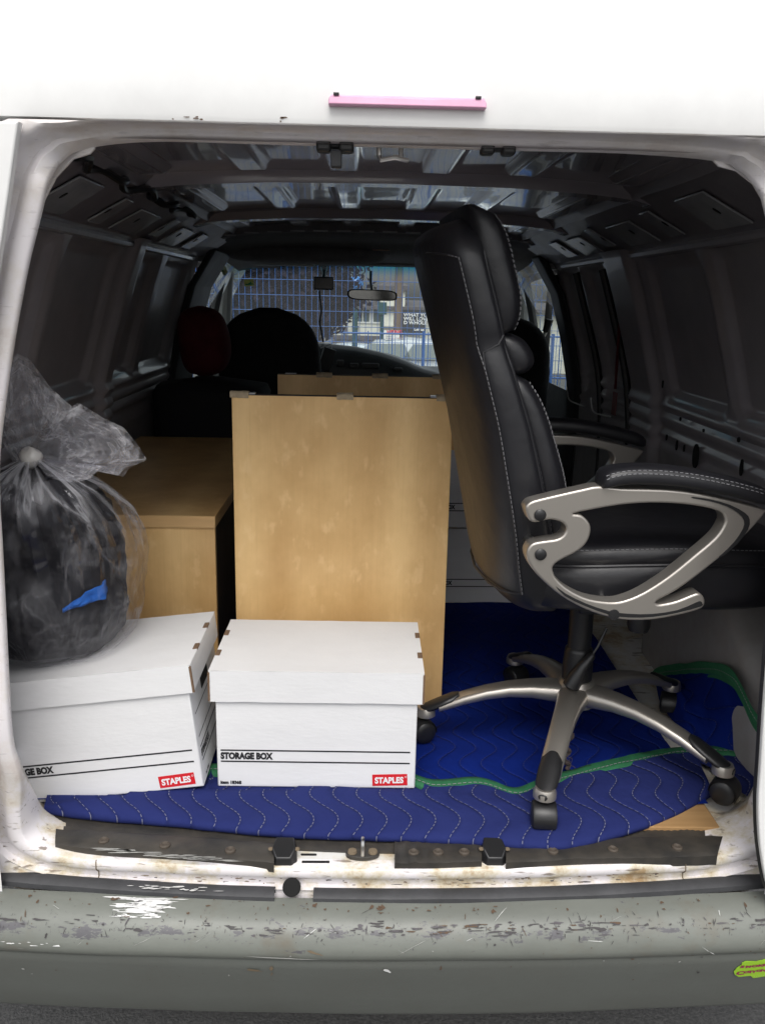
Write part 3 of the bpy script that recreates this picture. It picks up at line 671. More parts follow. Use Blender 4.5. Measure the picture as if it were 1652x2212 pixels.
def scuffed(M):
    N, L, b = nodes_of(M); old = b.inputs['Base Color'].links[0].from_socket
    tc = N.new('ShaderNodeTexCoord'); sp = N.new('ShaderNodeSeparateXYZ'); L.new(tc.outputs['Object'], sp.inputs[0])
    def nz(sc, st, d=8):
        mp = N.new('ShaderNodeMapping'); mp.inputs['Scale'].default_value = st; n = N.new('ShaderNodeTexNoise'); n.inputs['Scale'].default_value = sc; n.inputs['Detail'].default_value = d; n.inputs['Roughness'].default_value = .72
        L.new(tc.outputs['Object'], mp.inputs[0]); L.new(mp.outputs[0], n.inputs['Vector']); return n.outputs['Fac']
    def mth(op, a, c=None):
        n = N.new('ShaderNodeMath'); n.operation = op
        for i, v in enumerate((a, c)):
            if v is None: continue
            if isinstance(v, (int, float)): n.inputs[i].default_value = v
            else: L.new(v, n.inputs[i])
        return n.outputs[0]
    band = mth('SUBTRACT', 1, mth('MINIMUM', mth('MULTIPLY', mth('ABSOLUTE', mth('SUBTRACT', sp.outputs['Z'], .577)), 55), 1))      # the crest takes the knocks
    def layer(prev, fac, thr, soft, col):
        r = N.new('ShaderNodeMapRange'); r.inputs['From Min'].default_value = thr; r.inputs['From Max'].default_value = thr+soft; L.new(fac, r.inputs['Value'])
        m = N.new('ShaderNodeMixRGB'); L.new(r.outputs[0], m.inputs[0]); L.new(prev, m.inputs[1]); m.inputs[2].default_value = (*col, 1); return m.outputs[0]
    c = layer(old, mth('ADD', nz(5, (1, 1, 1)), mth('MULTIPLY', band, .02)), .56, .16, (.15, .14, .112))                 # grime
    c = layer(c, mth('ADD', nz(26, (.7, 1, 2.2)), mth('MULTIPLY', band, .125)), .635, .03, (.095, .092, .10))              # worn to primer
    c = layer(c, mth('ADD', nz(90, (1.6, 1, .5)), mth('MULTIPLY', band, .05)), .665, .03, (.06, .055, .055))               # nicks
    c = layer(c, nz(34, (1, 1, .8)), .69, .04, (.15, .095, .05))                                                        # rust
    L.new(c, b.inputs['Base Color'])
scuffed(BUMP)
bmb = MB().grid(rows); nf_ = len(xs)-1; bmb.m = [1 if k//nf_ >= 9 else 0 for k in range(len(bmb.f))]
BUMP_SHADED = mat('shaded lower bumper paint', (.125, .134, .122), .5, var=.25, vscale=6, vcol=(.10, .095, .08), bump=.04, bscale=120)  # same bumper below the groove, its shade put into a darker colour
bu = bmb.build('bumper', [BUMP, BUMP_SHADED], van, ang=40)
rnd = random.Random(5)
def blob(mb, x, s, w, h, mi=0, ang=0, off=.0022, n=7):
    vs = []; n = rnd.randint(6, 12); k_ = rnd.random()**2*1.3+.45; w *= k_; h *= k_
    for k in range(n):
        t = 2*math.pi*k/n; r = .30+.95*rnd.random(); u, v = w*r*math.cos(t), h*r*math.sin(t)
        vs.append(bpt(x+u*math.cos(ang)-v*math.sin(ang), s+u*math.sin(ang)+v*math.cos(ang), off))
    mb.add(vs, [tuple(range(n))], mi)
mb = MB()
for k in range(420):                                   # worn band along the bulge
    x = rnd.uniform(-.85, .85); dens = .35+.65*max(0, 1-abs(x-.15)/.5)
    if rnd.random() > dens: continue
    blob(mb, x, rnd.gauss(.062, .006), rnd.uniform(.002, .013), rnd.uniform(.0007, .0022), rnd.choice((0, 0, 0, 0, 5, 5, 1)))
for k in range(420):                                   # short upright nicks round it
    x = rnd.uniform(-.9, .9); blob(mb, x, rnd.gauss(.062, .014), rnd.uniform(.001, .006), rnd.uniform(.0003, .0007), rnd.choice((0, 0, 0, 1, 5, 5)), rnd.uniform(.8, 2.3))
for k in range(90):                                    # rust freckles under the rubber strip
    blob(mb, rnd.uniform(-.9, .9), abs(rnd.gauss(.018, .01))+.006, rnd.uniform(.001, .006), rnd.uniform(.001, .004), 1)
for k in range(70):
    blob(mb, rnd.uniform(-.95, .95), rnd.uniform(.075, .20), rnd.uniform(.0006, .003), rnd.uniform(.0006, .002), rnd.choice((0, 1, 1, 3)))
for k in range(26):                                    # long fine scratches
    blob(mb, rnd.uniform(-.9, .9), rnd.uniform(.03, .12), rnd.uniform(.008, .03), .0004, rnd.choice((0, 3, 3, 2)), rnd.uniform(-.9, .9))
for k in range(120):                                    # white paint smear
    blob(mb, rnd.uniform(-.475, -.40)+rnd.uniform(-.01, .01), rnd.uniform(.012, .050), rnd.uniform(.006, .028), rnd.uniform(.0008, .0022), 2)
for k in range(9): blob(mb, -.68+k*.012+rnd.uniform(-.006, .006), .098+rnd.uniform(-.003, .004), .006, .0012, 2)
for (x, s, w, h, mi, an) in ((.60, .045, .0016, .013, 2, .1), (-.235, .158, .014, .003, 4, .2), (-.205, .150, .005, .008, 4, .1), (-.206, .168, .003, .007, 4, .1), (-.18, .112, .035, .0008, 3, .04), (-.13, .1, .03, .004, 4, .3), (.095, .15, .004, .014, 1, 0), (.0, .155, .006, .004, 2, .4), (-.6, .085, .004, .010, 0, .2)):
    blob(mb, x, s, w, h, mi, an)
sc = mb.build('paint_wear', [CHIP, STAIN, SCRW, SCRG, DIRT, GREYCH], bu, sm=False); sc['kind'] = 'stuff'
# wear on the sill and the frame
mb = MB()
def fleck(mb, c, u, v, w, h, mi, n=7):
    mb.add([c+u*(w*(.5+.6*rnd.random())*math.cos(2*math.pi*k/n))+v*(h*(.5+.6*rnd.random())*math.sin(2*math.pi*k/n)) for k in range(n)], [tuple(range(n))], mi)
def sillpt(x, t, off=.0012):                           # t 0..1 down the sloping face of the sill
    y = .010*(1-t)-.002*t*1.2; z = .6505-.0295*t
    return Vector((x, y+bow(x)-off*.95, z+off*.35))
for k in range(230):
    x = rnd.uniform(-.52, .52); t = rnd.uniform(.1, .95); fleck(mb, sillpt(x, t), Vector((1, 0, 0)), Vector((0, -.3, -.95)).normalized(), rnd.uniform(.001, .008)*(1 if rnd.random() < .8 else 2), rnd.uniform(.0004, .0016), rnd.choice((0, 0, 1, 1, 4)))
sw = mb.build('sill_wear', [CHIP, STAIN, SCRW, SCRG, DIRT], fr, sm=False); sw['kind'] = 'stuff'
# rubber strip between sill and bumper, in two lengths
for x0, x1 in ((-1.0, -.205), (-.135, 1.0)):
    n = 40; rows = []
    for y, z in ((.004, .598), (.003, .6135), (-.004, .6155), (-.016, .6135), (-.022, .609), (-.0235, .600)):
        rows.append([Vector((x0+(x1-x0)*k/n, y+bow(x0+(x1-x0)*k/n)*.95, z+.008*max(0, abs(x0+(x1-x0)*k/n)-.3)+.0008*noise.noise(Vector((k*.3, y*50, 1))))) for k in range(n+1)])
    rs = MB().grid(rows).build('bumper_strip', RUBGREY, van, ang=40)
    if x0 < -.5:
        mb = MB()
        for k in range(26): 
            x = rnd.uniform(-.47, -.30); c = Vector((x, -.010-.010*rnd.random()+bow(x)*.95, .6165)); fleck(mb, c, Vector((1, 0, 0)), Vector((0, 1, -.2)), rnd.uniform(.003, .014), rnd.uniform(.0008, .003), 0)
        o = mb.build('paint_splash', SCRW, rs, sm=False); o['kind'] = 'stuff'
# sticker on the bumper
mb = MB(); c0 = bpt(.6, .135)
so_ = [(1584, 2108), (1590, 2096), (1600, 2086), (1602, 2077), (1610, 2072), (1632, 2073), (1652, 2066), (1672, 2070), (1690, 2080), (1700, 2092), (1700, 2112), (1660, 2122), (1626, 2130), (1620, 2122), (1606, 2124), (1594, 2126), (1586, 2118)]
BZ_ = sorted((z, y) for y, z in BP[3:-2])
def bface(x, z): return interp(BZ_, z)+bow(x)*.55
def sxy(px, py):
    y = -.07
    for _ in range(5): p = at(px, 2072+(py-2066)*.64, y=y); y = bface(p.x, p.z)-.002
    return (p.x, p.z)
me = fill2d([[sxy(*p) for p in so_]], .0004)
FM = Matrix.Identity(4)
mb.mesh(me, FM, 0)
for s, px, py, sz, xs_ in (('S', 1597, 2094, .0095, 1.6), ('M', 1608, 2094, .0088, 1.5), ('O', 1621, 2092, .0098, 1.5), ('K', 1635, 2090, .0095, 1.5), ('E', 1645, 2088, .009, 1.5),
                          ('C', 1587, 2118, .0155, 1.5), ('O', 1604, 2112, .008, 1.6), ('T', 1613, 2112, .0105, 1.5), ('T', 1622, 2111, .0085, 1.5), ('O', 1631, 2107, .008, 1.6), ('N', 1640, 2107, .0105, 1.5)):
    x, z = sxy(px, py); mb.mesh(text2d(s, sz, xs_, .0006), FM @ Matrix.Translation((x, z, .0012)), 1)
for k in range(7):
    x, z = sxy(1626+k*5, 2125-k*1); mb.mesh(text2d('-', .006, 1, .0003), FM @ Matrix.Translation((x, z, .0012)), 2)
mb.v = [(x, bface(x, z)-.0022-h, z) for x, z, h in mb.v]
mb.build('sticker', [LIME, MAG, LIMEP], bu, sm=False)

# ---- rear doors, swung right back
def rear_door(edge, sgn, y0):
    E = catmull([at(px, py, y=y0+.03) for px, py in edge], 5); zt, zb = E[0].z, E[-1].z
    outl = [(e.x, e.z) for e in E]+[(sgn*1.15, zb), (sgn*1.30, zb+.05), (sgn*1.30, zt-.35), (sgn*1.16, zt)]
    me = fill2d([outl], .006, .003); mb = MB(); mb.mesh(me, frame_mat((0, y0+.020, 0), (1, 0, 0), (0, 0, 1)))
    d = mb.build('rear_door', WHITE, van, ang=50)
    if sgn < 0: return d
    mb = MB(); mb.tube([e+Vector((sgn*.004, -.004, 0)) for e in E], .0075, n=8); build_each(mb, 'door_seal', PLASTIC, d)
    return d
rear_door([(52, 268), (46, 300), (28, 430), (2, 600), (-40, 850), (-70, 1100), (-80, 1400), (-80, 1600), (-70, 1760), (-60, 1860), (-40, 1940)], -1, -.055)
rear_door([(1690, 300), (1710, 450), (1715, 700), (1700, 1000), (1662, 1260), (1642, 1480), (1632, 1640), (1627, 1730), (1633, 1830), (1655, 1920), (1710, 1960)], 1, -.055)
mb = MB()
for z in (.95, 1.35, 1.72):
    for sgn in (-1, 1):
        x = sgn*(interp([(.7, .70), (1.0, .71), (1.4, .70), (1.72, .62)], z)); mb.lathe([(.012, -.03), (.012, .03)], (x, -.022, z), 12)
build_each(mb, 'hinge_pin', WHITE, van)
# rear corner panels and outer skin (sides, roof)
for sgn in (-1, 1):
    rows = []
    for z in [.45+k*.06 for k in range(26)]+[2.0, 2.06]:
        w = Wz(min(z, 1.8))+.06
        if z > 1.8: w = .845-.35*(z-1.8)
        inn = interp([(.6, .70), (.75, .70), (1.0, .71), (1.24, .70), (1.43, .69), (1.61, .655), (1.72, .62), (1.80, .59), (1.9, .57), (2.1, .57)], z)
        rows.append([Vector((sgn*inn, .004, z)), Vector((sgn*(w-.05), .012, z)), Vector((sgn*(w-.012), .03, z)), Vector((sgn*w, .08, z)), Vector((sgn*w, 2.6, z))])
    MB().grid(rows).build('body_side', WHITE, van, ang=50)
MB().grid([[Vector((x, y, 2.14-.12*(abs(x)/.8)**3)) for x in [k*.08-.8 for k in range(21)]] for y in (.38, 2.0, 3.4, 3.7)]).build('roof_skin', WHITE, van)

# ---- cab
for sgn in (-1, 1):
    # door lower half, sill to waist
    MB().grid([[Vector((sgn*(Wz(z)-.01), y, z)) for y in (2.60, 3.0, 3.6, 4.3)] for z in (.45, .8, 1.1, 1.22, 1.25)]).build('cab_door', DPLAST, van)
    # B pillar
    mb = MB(); mb.loft([[Vector((sgn*(Wz(min(z, 1.86))-dx), y+.0*(z-1.2), z)) for dx, y in ((.0, 2.56), (.03, 2.58), (.03, 3.02 if sgn < 0 else 2.74), (.0, 3.06 if sgn < 0 else 2.80))] for z in (1.1, 1.3, 1.5, 1.7, 1.86)])
    mb.build('cab_pillar', DPLAST, van, bevel=.01)
    # roof edge and A pillar
    mb = MB(); mb.tube(catmull([Vector((sgn*.79, 2.6, 1.845)), Vector((sgn*.80, 3.1, 1.845)), Vector((sgn*.80, 3.45, 1.82)), Vector((sgn*.845, 3.72, 1.66)), Vector((sgn*.905, 4.02, 1.42)), Vector((sgn*.95, 4.25, 1.22))], 6), .042, n=10)
    mb.build('cab_pillar', GREYPL, van)
    MB().grid([[Vector((sgn*(Wz(z)+.0), y, z)) for y in (2.75, 3.2, 3.6, 3.95)] for z in (1.24, 1.4, 1.6, 1.86)]).build('door_glass', glass('side glass', (.82, .90, .88)), van)
    # window seal edge
    mb = MB(); mb.tube(catmull([Vector((sgn*.80, 3.40, 1.79)), Vector((sgn*.85, 3.44, 1.62)), Vector((sgn*.90, 3.48, 1.42)), Vector((sgn*.94, 3.50, 1.24))], 5), .022, n=8); mb.build('window_divider', DPLAST, van)
# headliner
rows = []
for y, z in ((2.40, 1.955), (2.45, 1.93), (2.55, 1.915), (2.75, 1.915), (2.86, 1.905), (2.92, 1.88), (3.2, 1.862), (3.5, 1.85), (3.70, 1.838), (3.74, 1.85)):
    rows.append([Vector((x, y, z-.05*(abs(x)/.8)**4)) for x in [k*.08-.88 for k in range(23)]])
MB().grid(rows).build('headliner', LINER, van, ang=60)
rings = []
for k in range(25):                                    # padded overhead shelf with its rounded left end
    u = k/24; x = -.735+u*.80; e = (1-abs(2*u-1)**6)**.5 if 0 < u < 1 else .05
    rings.append([Vector((x, 3.02+.14*math.cos(t)*e, 1.872+.052*e*math.sin(t))) for t in [2*math.pi*j/20 for j in range(20)]])
mb = MB(); mb.loft(rings); mb.build('overhead_shelf', LINER, van, ang=60)
mb = MB(); mb.box((.02, 2.925, 1.889), (.085, .05, .010)); mb.build('dome_light', mat('amber dome lens', (.50, .33, .24), .3, coat=.3), van, bevel=.004)
for px in (600, 850):                                  # sun visors folded up
    c = at(px, 570, y=3.55); boxpart('sun_visor', LINER if px > 700 else GREYPL, van, c+Vector((-.22, -.05, -.010)), c+Vector((.20, .03, .012)), .008)
c = at(575, 577, y=3.5); boxpart('visor_label', PATCH, van, c+Vector((-.07, -.004, -.004)), c+Vector((.07, 0, .006)), .001)
# windscreen
WS = glass('windscreen glass', (.86, .93, .92), (1.768, 1.838)); rows = []
for k in range(15):
    t = k/14; hw = .80+.12*t
    rows.append([Vector((u*hw, 3.72+.60*t-.16*u*u, 1.845-.62*t)) for u in [j/10-1 for j in range(21)]])
ws = MB().grid(rows).build('windscreen', WS, van)
mb = MB()
def on_ws(px, py, off=-.006):
    y = 3.75
    for _ in range(12):
        p = at(px, py, y=y); t = (1.845-p.z)/.62; y = 3.72+.60*t-.16*(p.x/(.80+.12*t))**2+off
    return at(px, py, y=y)
q = [on_ws(*p) for p in ((527, 604), (547, 602), (549, 617), (529, 619))]
mb.add(q, [(0, 1, 2, 3)], 0)
cc = (q[0]+q[2])/2+Vector((0, -.002, .006)); mb.add([cc+Vector((.015*math.cos(t), -.007*math.sin(t), .015*math.sin(t))) for t in [k*math.pi/8 for k in range(16)]], [tuple(range(16))], 1)
q2 = [on_ws(*p, off=-.008) for p in ((530, 614), (547, 612.5), (547, 615), (530, 616.5))]; mb.add(q2, [(0, 1, 2, 3)], 1)
mb.build('inspection_sticker', [YELST, GRNST], ws, sm=False)
# dashboard
DT = [(-.95, 1.395), (-.6, 1.405), (-.30, 1.402), (-.10, 1.385), (.05, 1.355), (.18, 1.315), (.28, 1.27), (.40, 1.24), (.95, 1.23)]
rows = []
for k in range(39):
    x = -.95+k*.05; z = interp(DT, x); row = []
    for y, zz in ((4.34, 1.20), (4.30, 1.245), (4.0, max(z-.01, 1.27) if x < .1 else max(z, 1.265)), (3.86, z), (3.80, z-.002), (3.765, z-.022), (3.75, z-.06), (3.70, 1.13), (3.72, .9), (3.9, .6)): row.append(Vector((x, y, zz)))
    rows.append(row)
da = MB().grid(rows).build('dashboard', mat('grey dash top', (.028, .030, .032), .38, var=.15, vscale=20), van, ang=60)
mb = MB()
for px, py, w, h in ((800, 790, .10, .03), (765, 790, .05, .03), (735, 785, .04, .04), (860, 798, .05, .02)):
    c = at(px, py, y=3.735); mb.box(c, (w, .03, h))
build_each(mb, 'dash_control', PLASTIC, da, bevel=.006)
rings = [[Vector((x+.10*math.cos(t)*s, 3.72-d, 1.30+.075*math.sin(t)*s)) for t in [2*math.pi*k/24 for k in range(24)]] for x, s, d in ((-.18, 1, 0), (-.18, 1.05, .05))]
# steering wheel
mb = MB(); C = Vector((-.53, 3.50, 1.27)); Mr = Matrix.Rotation(R(-62), 3, 'X')
mb.tube([C+Mr @ Vector((.19*math.cos(t), .19*math.sin(t), 0)) for t in [2*math.pi*k/40 for k in range(41)]], .014, n=8)
[mb.tube([C, C+Mr @ Vector((.19*math.cos(t), .19*math.sin(t), 0))], .014, n=6) for t in (0, math.pi, -math.pi/2)]
mb.build('steering_wheel', PLASTIC, van)
mb = MB(); C = at(804, 637, y=3.66); rings = []
for y, f in ((-.012, .9), (-.008, 1), (.01, 1), (.024, .8)):
    rings.append([Vector((C.x+.140*f*math.copysign(abs(math.cos(t))**.45, math.cos(t)), C.y+y, C.z-.001-.02*math.cos(t)*.22+.030*f*math.copysign(abs(math.sin(t))**.55, math.sin(t)))) for t in [2*math.pi*k/32 for k in range(32)]])
mb.loft(rings); mb.tube([C+Vector((0, .02, .01)), C+Vector((-.01, .06, .07)), C+Vector((-.01, .09, .13))], .008, n=6)
rm = mb.build('rear_view_mirror', PLASTIC, van)
mb = MB(); mb.add([Vector((C.x+.130*math.copysign(abs(math.cos(t))**.45, math.cos(t)), C.y-.0125, C.z-.001-.02*math.cos(t)*.22+.024*math.copysign(abs(math.sin(t))**.55, math.sin(t)))) for t in [2*math.pi*k/32 for k in range(32)]], [tuple(range(32))])
mb.build('mirror_glass', mat('mirror glass', (.32, .33, .33), .08, metal=1), rm, sm=False)
# cab seats
def cab_seat(cx, yc, top, hw, tilt=0):
    rings = []
    for k in range(23):
        t = k/22; z = .95+(top-.95)*t
        w = hw*(.98+.08*math.sin(t*3)) if t < .62 else hw*(1.04-.0*t)*math.sqrt(max(.02, 1-((t-.62)/.385)**2.6))
        th = .075 if t < .9 else .075*math.sqrt(max(.03, 1-((t-.9)/.104)**2))
        rings.append(srect(cx, yc-.10*t, z, w, th, 3.2, 32))
    mb = MB(); mb.loft(rings); s = mb.build('cab_seat', SEATF, van, ang=70)
    mb = MB(); mb.loft([srect(cx, yc+.22, z, hw*f, .27*f, 5, 32) for z, f in ((.84, .9), (.87, 1), (.96, 1), (.99, .93))]); mb.build('seat_cushion', SEATF, s)
    boxpart('seat_pedestal', DPLAST, s, Vector((cx-hw*.8, yc, .655)), Vector((cx+hw*.8, yc+.4, .85)), .01)
cab_seat(-.505, 2.92, 1.612, .232); cab_seat(.60, 2.92, 1.60, .232)
# passenger seat belt with its steel tongue
mb = MB(); P0 = at(1182, 700, x=.84)
mb.tube([P0+Vector((.01, .0, .25)), P0, P0+Vector((.0, .03, -.35)), P0+Vector((.02, .05, -.7))], .018, n=6, flat=.15)
sb = mb.build('seat_belt', PLASTIC, van)
mb = MB(); a, b = at(1178, 718, x=.82), at(1160, 750, x=.80); mb.tube([a, a.lerp(b, .5), b], [.010, .013, .010], n=6, flat=.3); mb.build('belt_tongue', STEEL, sb)
mb = MB(); a, b = at(1186, 690, x=.83), at(1178, 716, x=.82); mb.tube([a, b], [.02, .017], n=6, flat=.5); mb.build('belt_guide', PLASTIC, sb)

# ------------------------------------------------------------------ storage boxes
def storage_box(label, loc, rz, W=.405, D=.27, Hh=.255, group='white storage boxes', roll=0, lh=.066):
    root = thing('storage_box', label, 'box', loc, rz, group)
    root.rotation_euler = (0, roll, rz)
    w, d = W/2, D/2
    body = MB(); body.box((0, 0, Hh/2-.002), (W, D, Hh-.004)); bo = body.build('body', BOXW, root, local=True, bevel=.0025)
    pr = MB(); yf = -d-.0007
    FMf = frame_mat((0, yf, 0), (1, 0, 0), (0, 0, 1)); FMs = frame_mat((w+.0007, 0, 0), (0, 1, 0), (0, 0, 1))
    def rule(FM, x0, x1, z, t=.0016): pr.add([FM @ Vector((a, b, 0)) for a, b in ((x0, z-t), (x1, z-t), (x1, z+t), (x0, z+t))], [(0, 1, 2, 3)], 0)
    rule(FMf, -w+.008, w-.012, .083); rule(FMf, -w+.008, w-.012, .058)
    pr.mesh(text2d('STORAGE BOX', .0192, .80, .00125), FMf @ Matrix.Translation((-w+.008, .064, 0)), 0)
    pr.mesh(text2d('item 18368', .0095, .98, .0006), FMf @ Matrix.Translation((-w+.006, .007, 0)), 0)
    rx, rz2 = w-.052, .020
    M2 = FMf @ Matrix.Translation((rx, rz2, 0)) @ Matrix.Rotation(R(2.0), 4, 'Z')
    pr.add([M2 @ Vector(p) for p in ((-.036, -.013, 0), (.036, -.013, 0), (.036, .013, 0), (-.036, .013, 0))], [(0, 1, 2, 3)], 1)
    pr.mesh(text2d('STAPLES', .0185, .86, .0008, 'CENTER'), M2 @ Matrix.Translation((-.0015, -.0066, .0006)), 2)
    pr.mesh(text2d('\u00ae', .006, 1, 0, 'CENTER'), M2 @ Matrix.Translation((.0325, .004, .0006)), 2)
    rule(FMs, -d+.02, d-.03, .150, .0012); rule(FMs, -d+.02, d-.03, .100, .0012); rule(FMs, -d+.02, d-.03, .078); rule(FMs, -d+.02, d-.03, .048)
    pr.mesh(text2d('STORAGE BOX', .020, .62, .0011), FMs @ Matrix.Translation((-d+.02, .056, 0)), 0)
    pr.mesh(text2d('item 18368', .009, .8, .0004), FMs @ Matrix.Translation((-d+.03, .010, 0)), 0)
    pr.build('print', [INK, RED, LABW], bo, local=True, sm=False)
    hh = MB(); hh.box((w+.0003, .0, Hh-.085), (.0016, .075, .024)); hh.build('hand_hole', BLACKHOLE, bo, local=True, bevel=.004)
    # lid: five thin boards
    lw, ld, t = w+.0115, d+.007, .004
    lid = MB()
    n = 24
    top = [[Vector((-lw+2*lw*i/n, -ld+2*ld*j/n, Hh+.004-.003*math.sin(math.pi*i/n)*math.sin(math.pi*j/n)+.0008*noise.noise(Vector((i*.5, j*.5, loc[0]))))) for i in range(n+1)] for j in range(n+1)]
    lid.grid(top)
    front = [[Vector((-lw+.001+(2*lw-.002)*i/n, -ld, Hh+.004-(lh+.0015*noise.noise(Vector((i*.3, 1, loc[0]*9))))*k/3)) for i in range(n+1)] for k in range(4)]
    lid.grid(front); lid.grid([[v+Vector((0, t, 0)) for v in r] for r in front])
    lid.grid([[front[3][i], front[3][i]+Vector((0, t, 0))] for i in range(n+1)])
    lid.box((0, ld-t/2, Hh+.004-lh/2), (2*lw-.002, t, lh-.001))
    lo = lid.build('lid', BOXW, root, local=True, ang=30)
    for s in (-1, 1):
        fl_ = MB(); fl_.box((s*(lw-t/2), 0, Hh+.0035-lh/2), (t, 2*ld-2*t-.002, lh-.002)); fl_.build('end_flap', BOXW, lo, local=True, bevel=.001)
        for yy in (-ld*.36, ld*.42):
            c = MB(); c.box((s*(lw-.0045), yy, Hh+.0035), (.010, .028, .0045)); c.build('tab_slot', CARD, lo, local=True, bevel=.0008)
        e = MB(); e.box((s*(lw-.0005), -ld+.0015, Hh+.003-lh/2), (.004, .0045, lh-.004)); e.build('raw_edge', CARD, lo, local=True)
    return root
FZ = .683
storage_box('white storage box with both its lid ends clear, standing square against the tall birch board', (-.1405, .222+.138, FZ), R(-.6))
storage_box('white storage box tilted to one side with the clear plastic bag resting on its lid', (-.5674, .3364, .679), R(.2), D=.285, Hh=.262, roll=R(-6.69), lh=.058)
for k, lb in ((0, 'white storage box in the shade behind the office chair, lower of the stacked pair'), (1, 'white storage box in the shade behind the office chair, topmost of the stacked pair')):
    storage_box(lb, (.335, 1.52, .674+k*.261), R(1.5), group='storage boxes stacked deep in the van')

# ------------------------------------------------------------------ birch boards and cabinet
def board(label, x0, x1, y, z0, z1, tilt, ztape):
    root = thing('birch_board', label, 'board', ((x0+x1)/2, y, z0)); w = (x1-x0)/2; h = z1-z0
    M = Matrix.Rotation(tilt, 3, 'X')
    mb = MB(); mb.box(M @ Vector((0, 0, h/2)), (2*w, .022, h), M); p = mb.build('panel', BIRCH, root, local=True, bevel=.001)
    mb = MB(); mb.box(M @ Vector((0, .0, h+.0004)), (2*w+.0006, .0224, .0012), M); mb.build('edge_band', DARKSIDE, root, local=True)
    for x, wd in ztape:
        mb = MB(); c = M @ Vector((x*w, -.003, h+.002)); rings = []
        for k in range(7):
            a = k/6; rings.append([c+Vector((wd*(a-.5), yy, zz*(1+.5*noise.noise(Vector((k, yy*90, x)))))) for yy, zz in ((-.012, -.008), (-.013, .002), (-.008, .006), (.010, .006), (.014, -.004))])
        mb.loft(rings); mb.build('corner_protector', FOAM, root, local=True, ang=60)
    for x in (-.86, .86):
        mb = MB(); mb.box(M @ Vector((x*w, .002, h+.003)), (.035, .018, .004), M); mb.build('clear_clip', PATCH, root, local=True, bevel=.001)
    return root
board('tall birch veneer board standing upright behind the square white storage box', -.358, .150, .632, .674, 1.443, R(0), ((-.93, .042), (.02, .038), (.93, .042)))
board('darker birch board in shade standing farther back toward the cab seats', -.327, .26, 1.40, .660, 1.425, R(0), ((-.5, .05), (.1, .05), (.75, .05)))
root = thing('birch_cabinet', 'low birch cabinet with a thick top lying along the left wall', 'cabinet', (-.65, .71, .66))
boxpart('top', BIRCH, root, Vector((-.90, .700, 1.106)), Vector((-.416, 1.92, 1.136)), .001)
boxpart('edge_band', BIRCHE, root, Vector((-.90, .697, 1.1062)), Vector((-.4165, .6995, 1.1358)), .0004)
boxpart('front_panel', BIRCH, root, Vector((-.90, .704, .674)), Vector((-.4185, .722, 1.1055)), .001)
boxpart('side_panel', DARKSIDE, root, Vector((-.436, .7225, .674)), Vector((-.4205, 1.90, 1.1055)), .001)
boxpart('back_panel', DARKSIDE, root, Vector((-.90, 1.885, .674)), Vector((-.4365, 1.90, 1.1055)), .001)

# ------------------------------------------------------------------ moving blankets
bk = thing('moving_blanket', 'royal blue quilted moving blanket covering the cargo floor under the office chair', 'blanket', (0, .8, .66))
nx, ny = 90, 90
rows = [[Vector((-.90+1.56*i/nx, .19+1.83*j/ny, .674+.005*noise.noise(Vector((i*.11, j*.16, 2)))+.0025*noise.noise(Vector((i*.35, j*.4, 5)))+.02*smooth01(.55, .75, -.9+1.56*i/nx)*0)) for i in range(nx+1)] for j in range(ny+1)]
MB().grid(rows, uvf=lambda i, j, p: (p.x, p.y)).build('quilted_sheet', ROYAL, bk)
# front fold, navy side up
fold = thing('moving_blanket', 'navy quilted moving blanket with green binding folded along the threshold', 'blanket', (0, .1, .66))
fe = catmull([at(*p, z=.672) for p in ((96, 1752), (200, 1766), (350, 1779), (600, 1803), (800, 1811), (1000, 1820), (1150, 1831), (1250, 1827), (1330, 1806), (1420, 1776), (1490, 1744), (1535, 1716))], 12)
ge = catmull([at(*p, z=.685) for p in ((110, 1690), (300, 1680), (500, 1670), (700, 1668), (850, 1676), (908, 1698), (945, 1707), (1040, 1702), (1115, 1724), (1180, 1702), (1300, 1668), (1440, 1638), (1500, 1634))], 11)
def resample(pts, n):
    L = [0]
    for a, b in zip(pts, pts[1:]): L.append(L[-1]+(b-a).length)
    out = []; j = 0
    for k in range(n+1):
        s = L[-1]*k/n
        while j < len(pts)-2 and L[j+1] < s: j += 1
        out.append(pts[j].lerp(pts[j+1], (s-L[j])/max(1e-9, L[j+1]-L[j])))
    return out
nn = 170
fe = resample(fe, nn); ge = resample(ge, nn)
rows = []
def puff(p, a=.004): return a*noise.noise(Vector((p.x*9, p.y*9, 1)))+.0025*noise.noise(Vector((p.x*26, p.y*22, 4)))
prof = [(.20, -.010), (.06, -.010), (.0, -.006), (-.004, .0), (.0, .005), (.05, .0095), (.12, .0115)]+[(f, .013-.004*smooth01(.5, 1, f)) for f in (.2, .28, .36, .44, .52, .60, .68, .76, .84, .92, 1.0)]
for f, h in prof:
    row = []
    for i in range(nn+1):
        p = fe[i].lerp(ge[i], f)+Vector((0, 0, h)); amp = smooth01(0, .1, f)
        bump_ = .010*amp*(1-f)*noise.noise(Vector((p.x*5, 7, 0)))
        # lies flat under what stands on it
        row.append(p+Vector((0, .004*noise.noise(Vector((p.x*14, f, 3))), (puff(p)+bump_)*amp*(.25 if p.x < .07 and f > .5 else 1))))
    rows.append(row)
for r in rows:
    for v in r:
        if v.y > .215+.2*max(0, -v.x-.39) *0 and -.36 < v.x < .075: v.z = min(v.z, FZ-.001)
        if v.x < -.37 and v.y > .145+.24*(v.x+.716): v.z = min(v.z, FZ-.001)
fq = MB().grid(rows, uvf=lambda i, j, p: (p.x*1.0+.2*p.y, p.y)).build('quilted_sheet', NAVY, fold, ang=80)
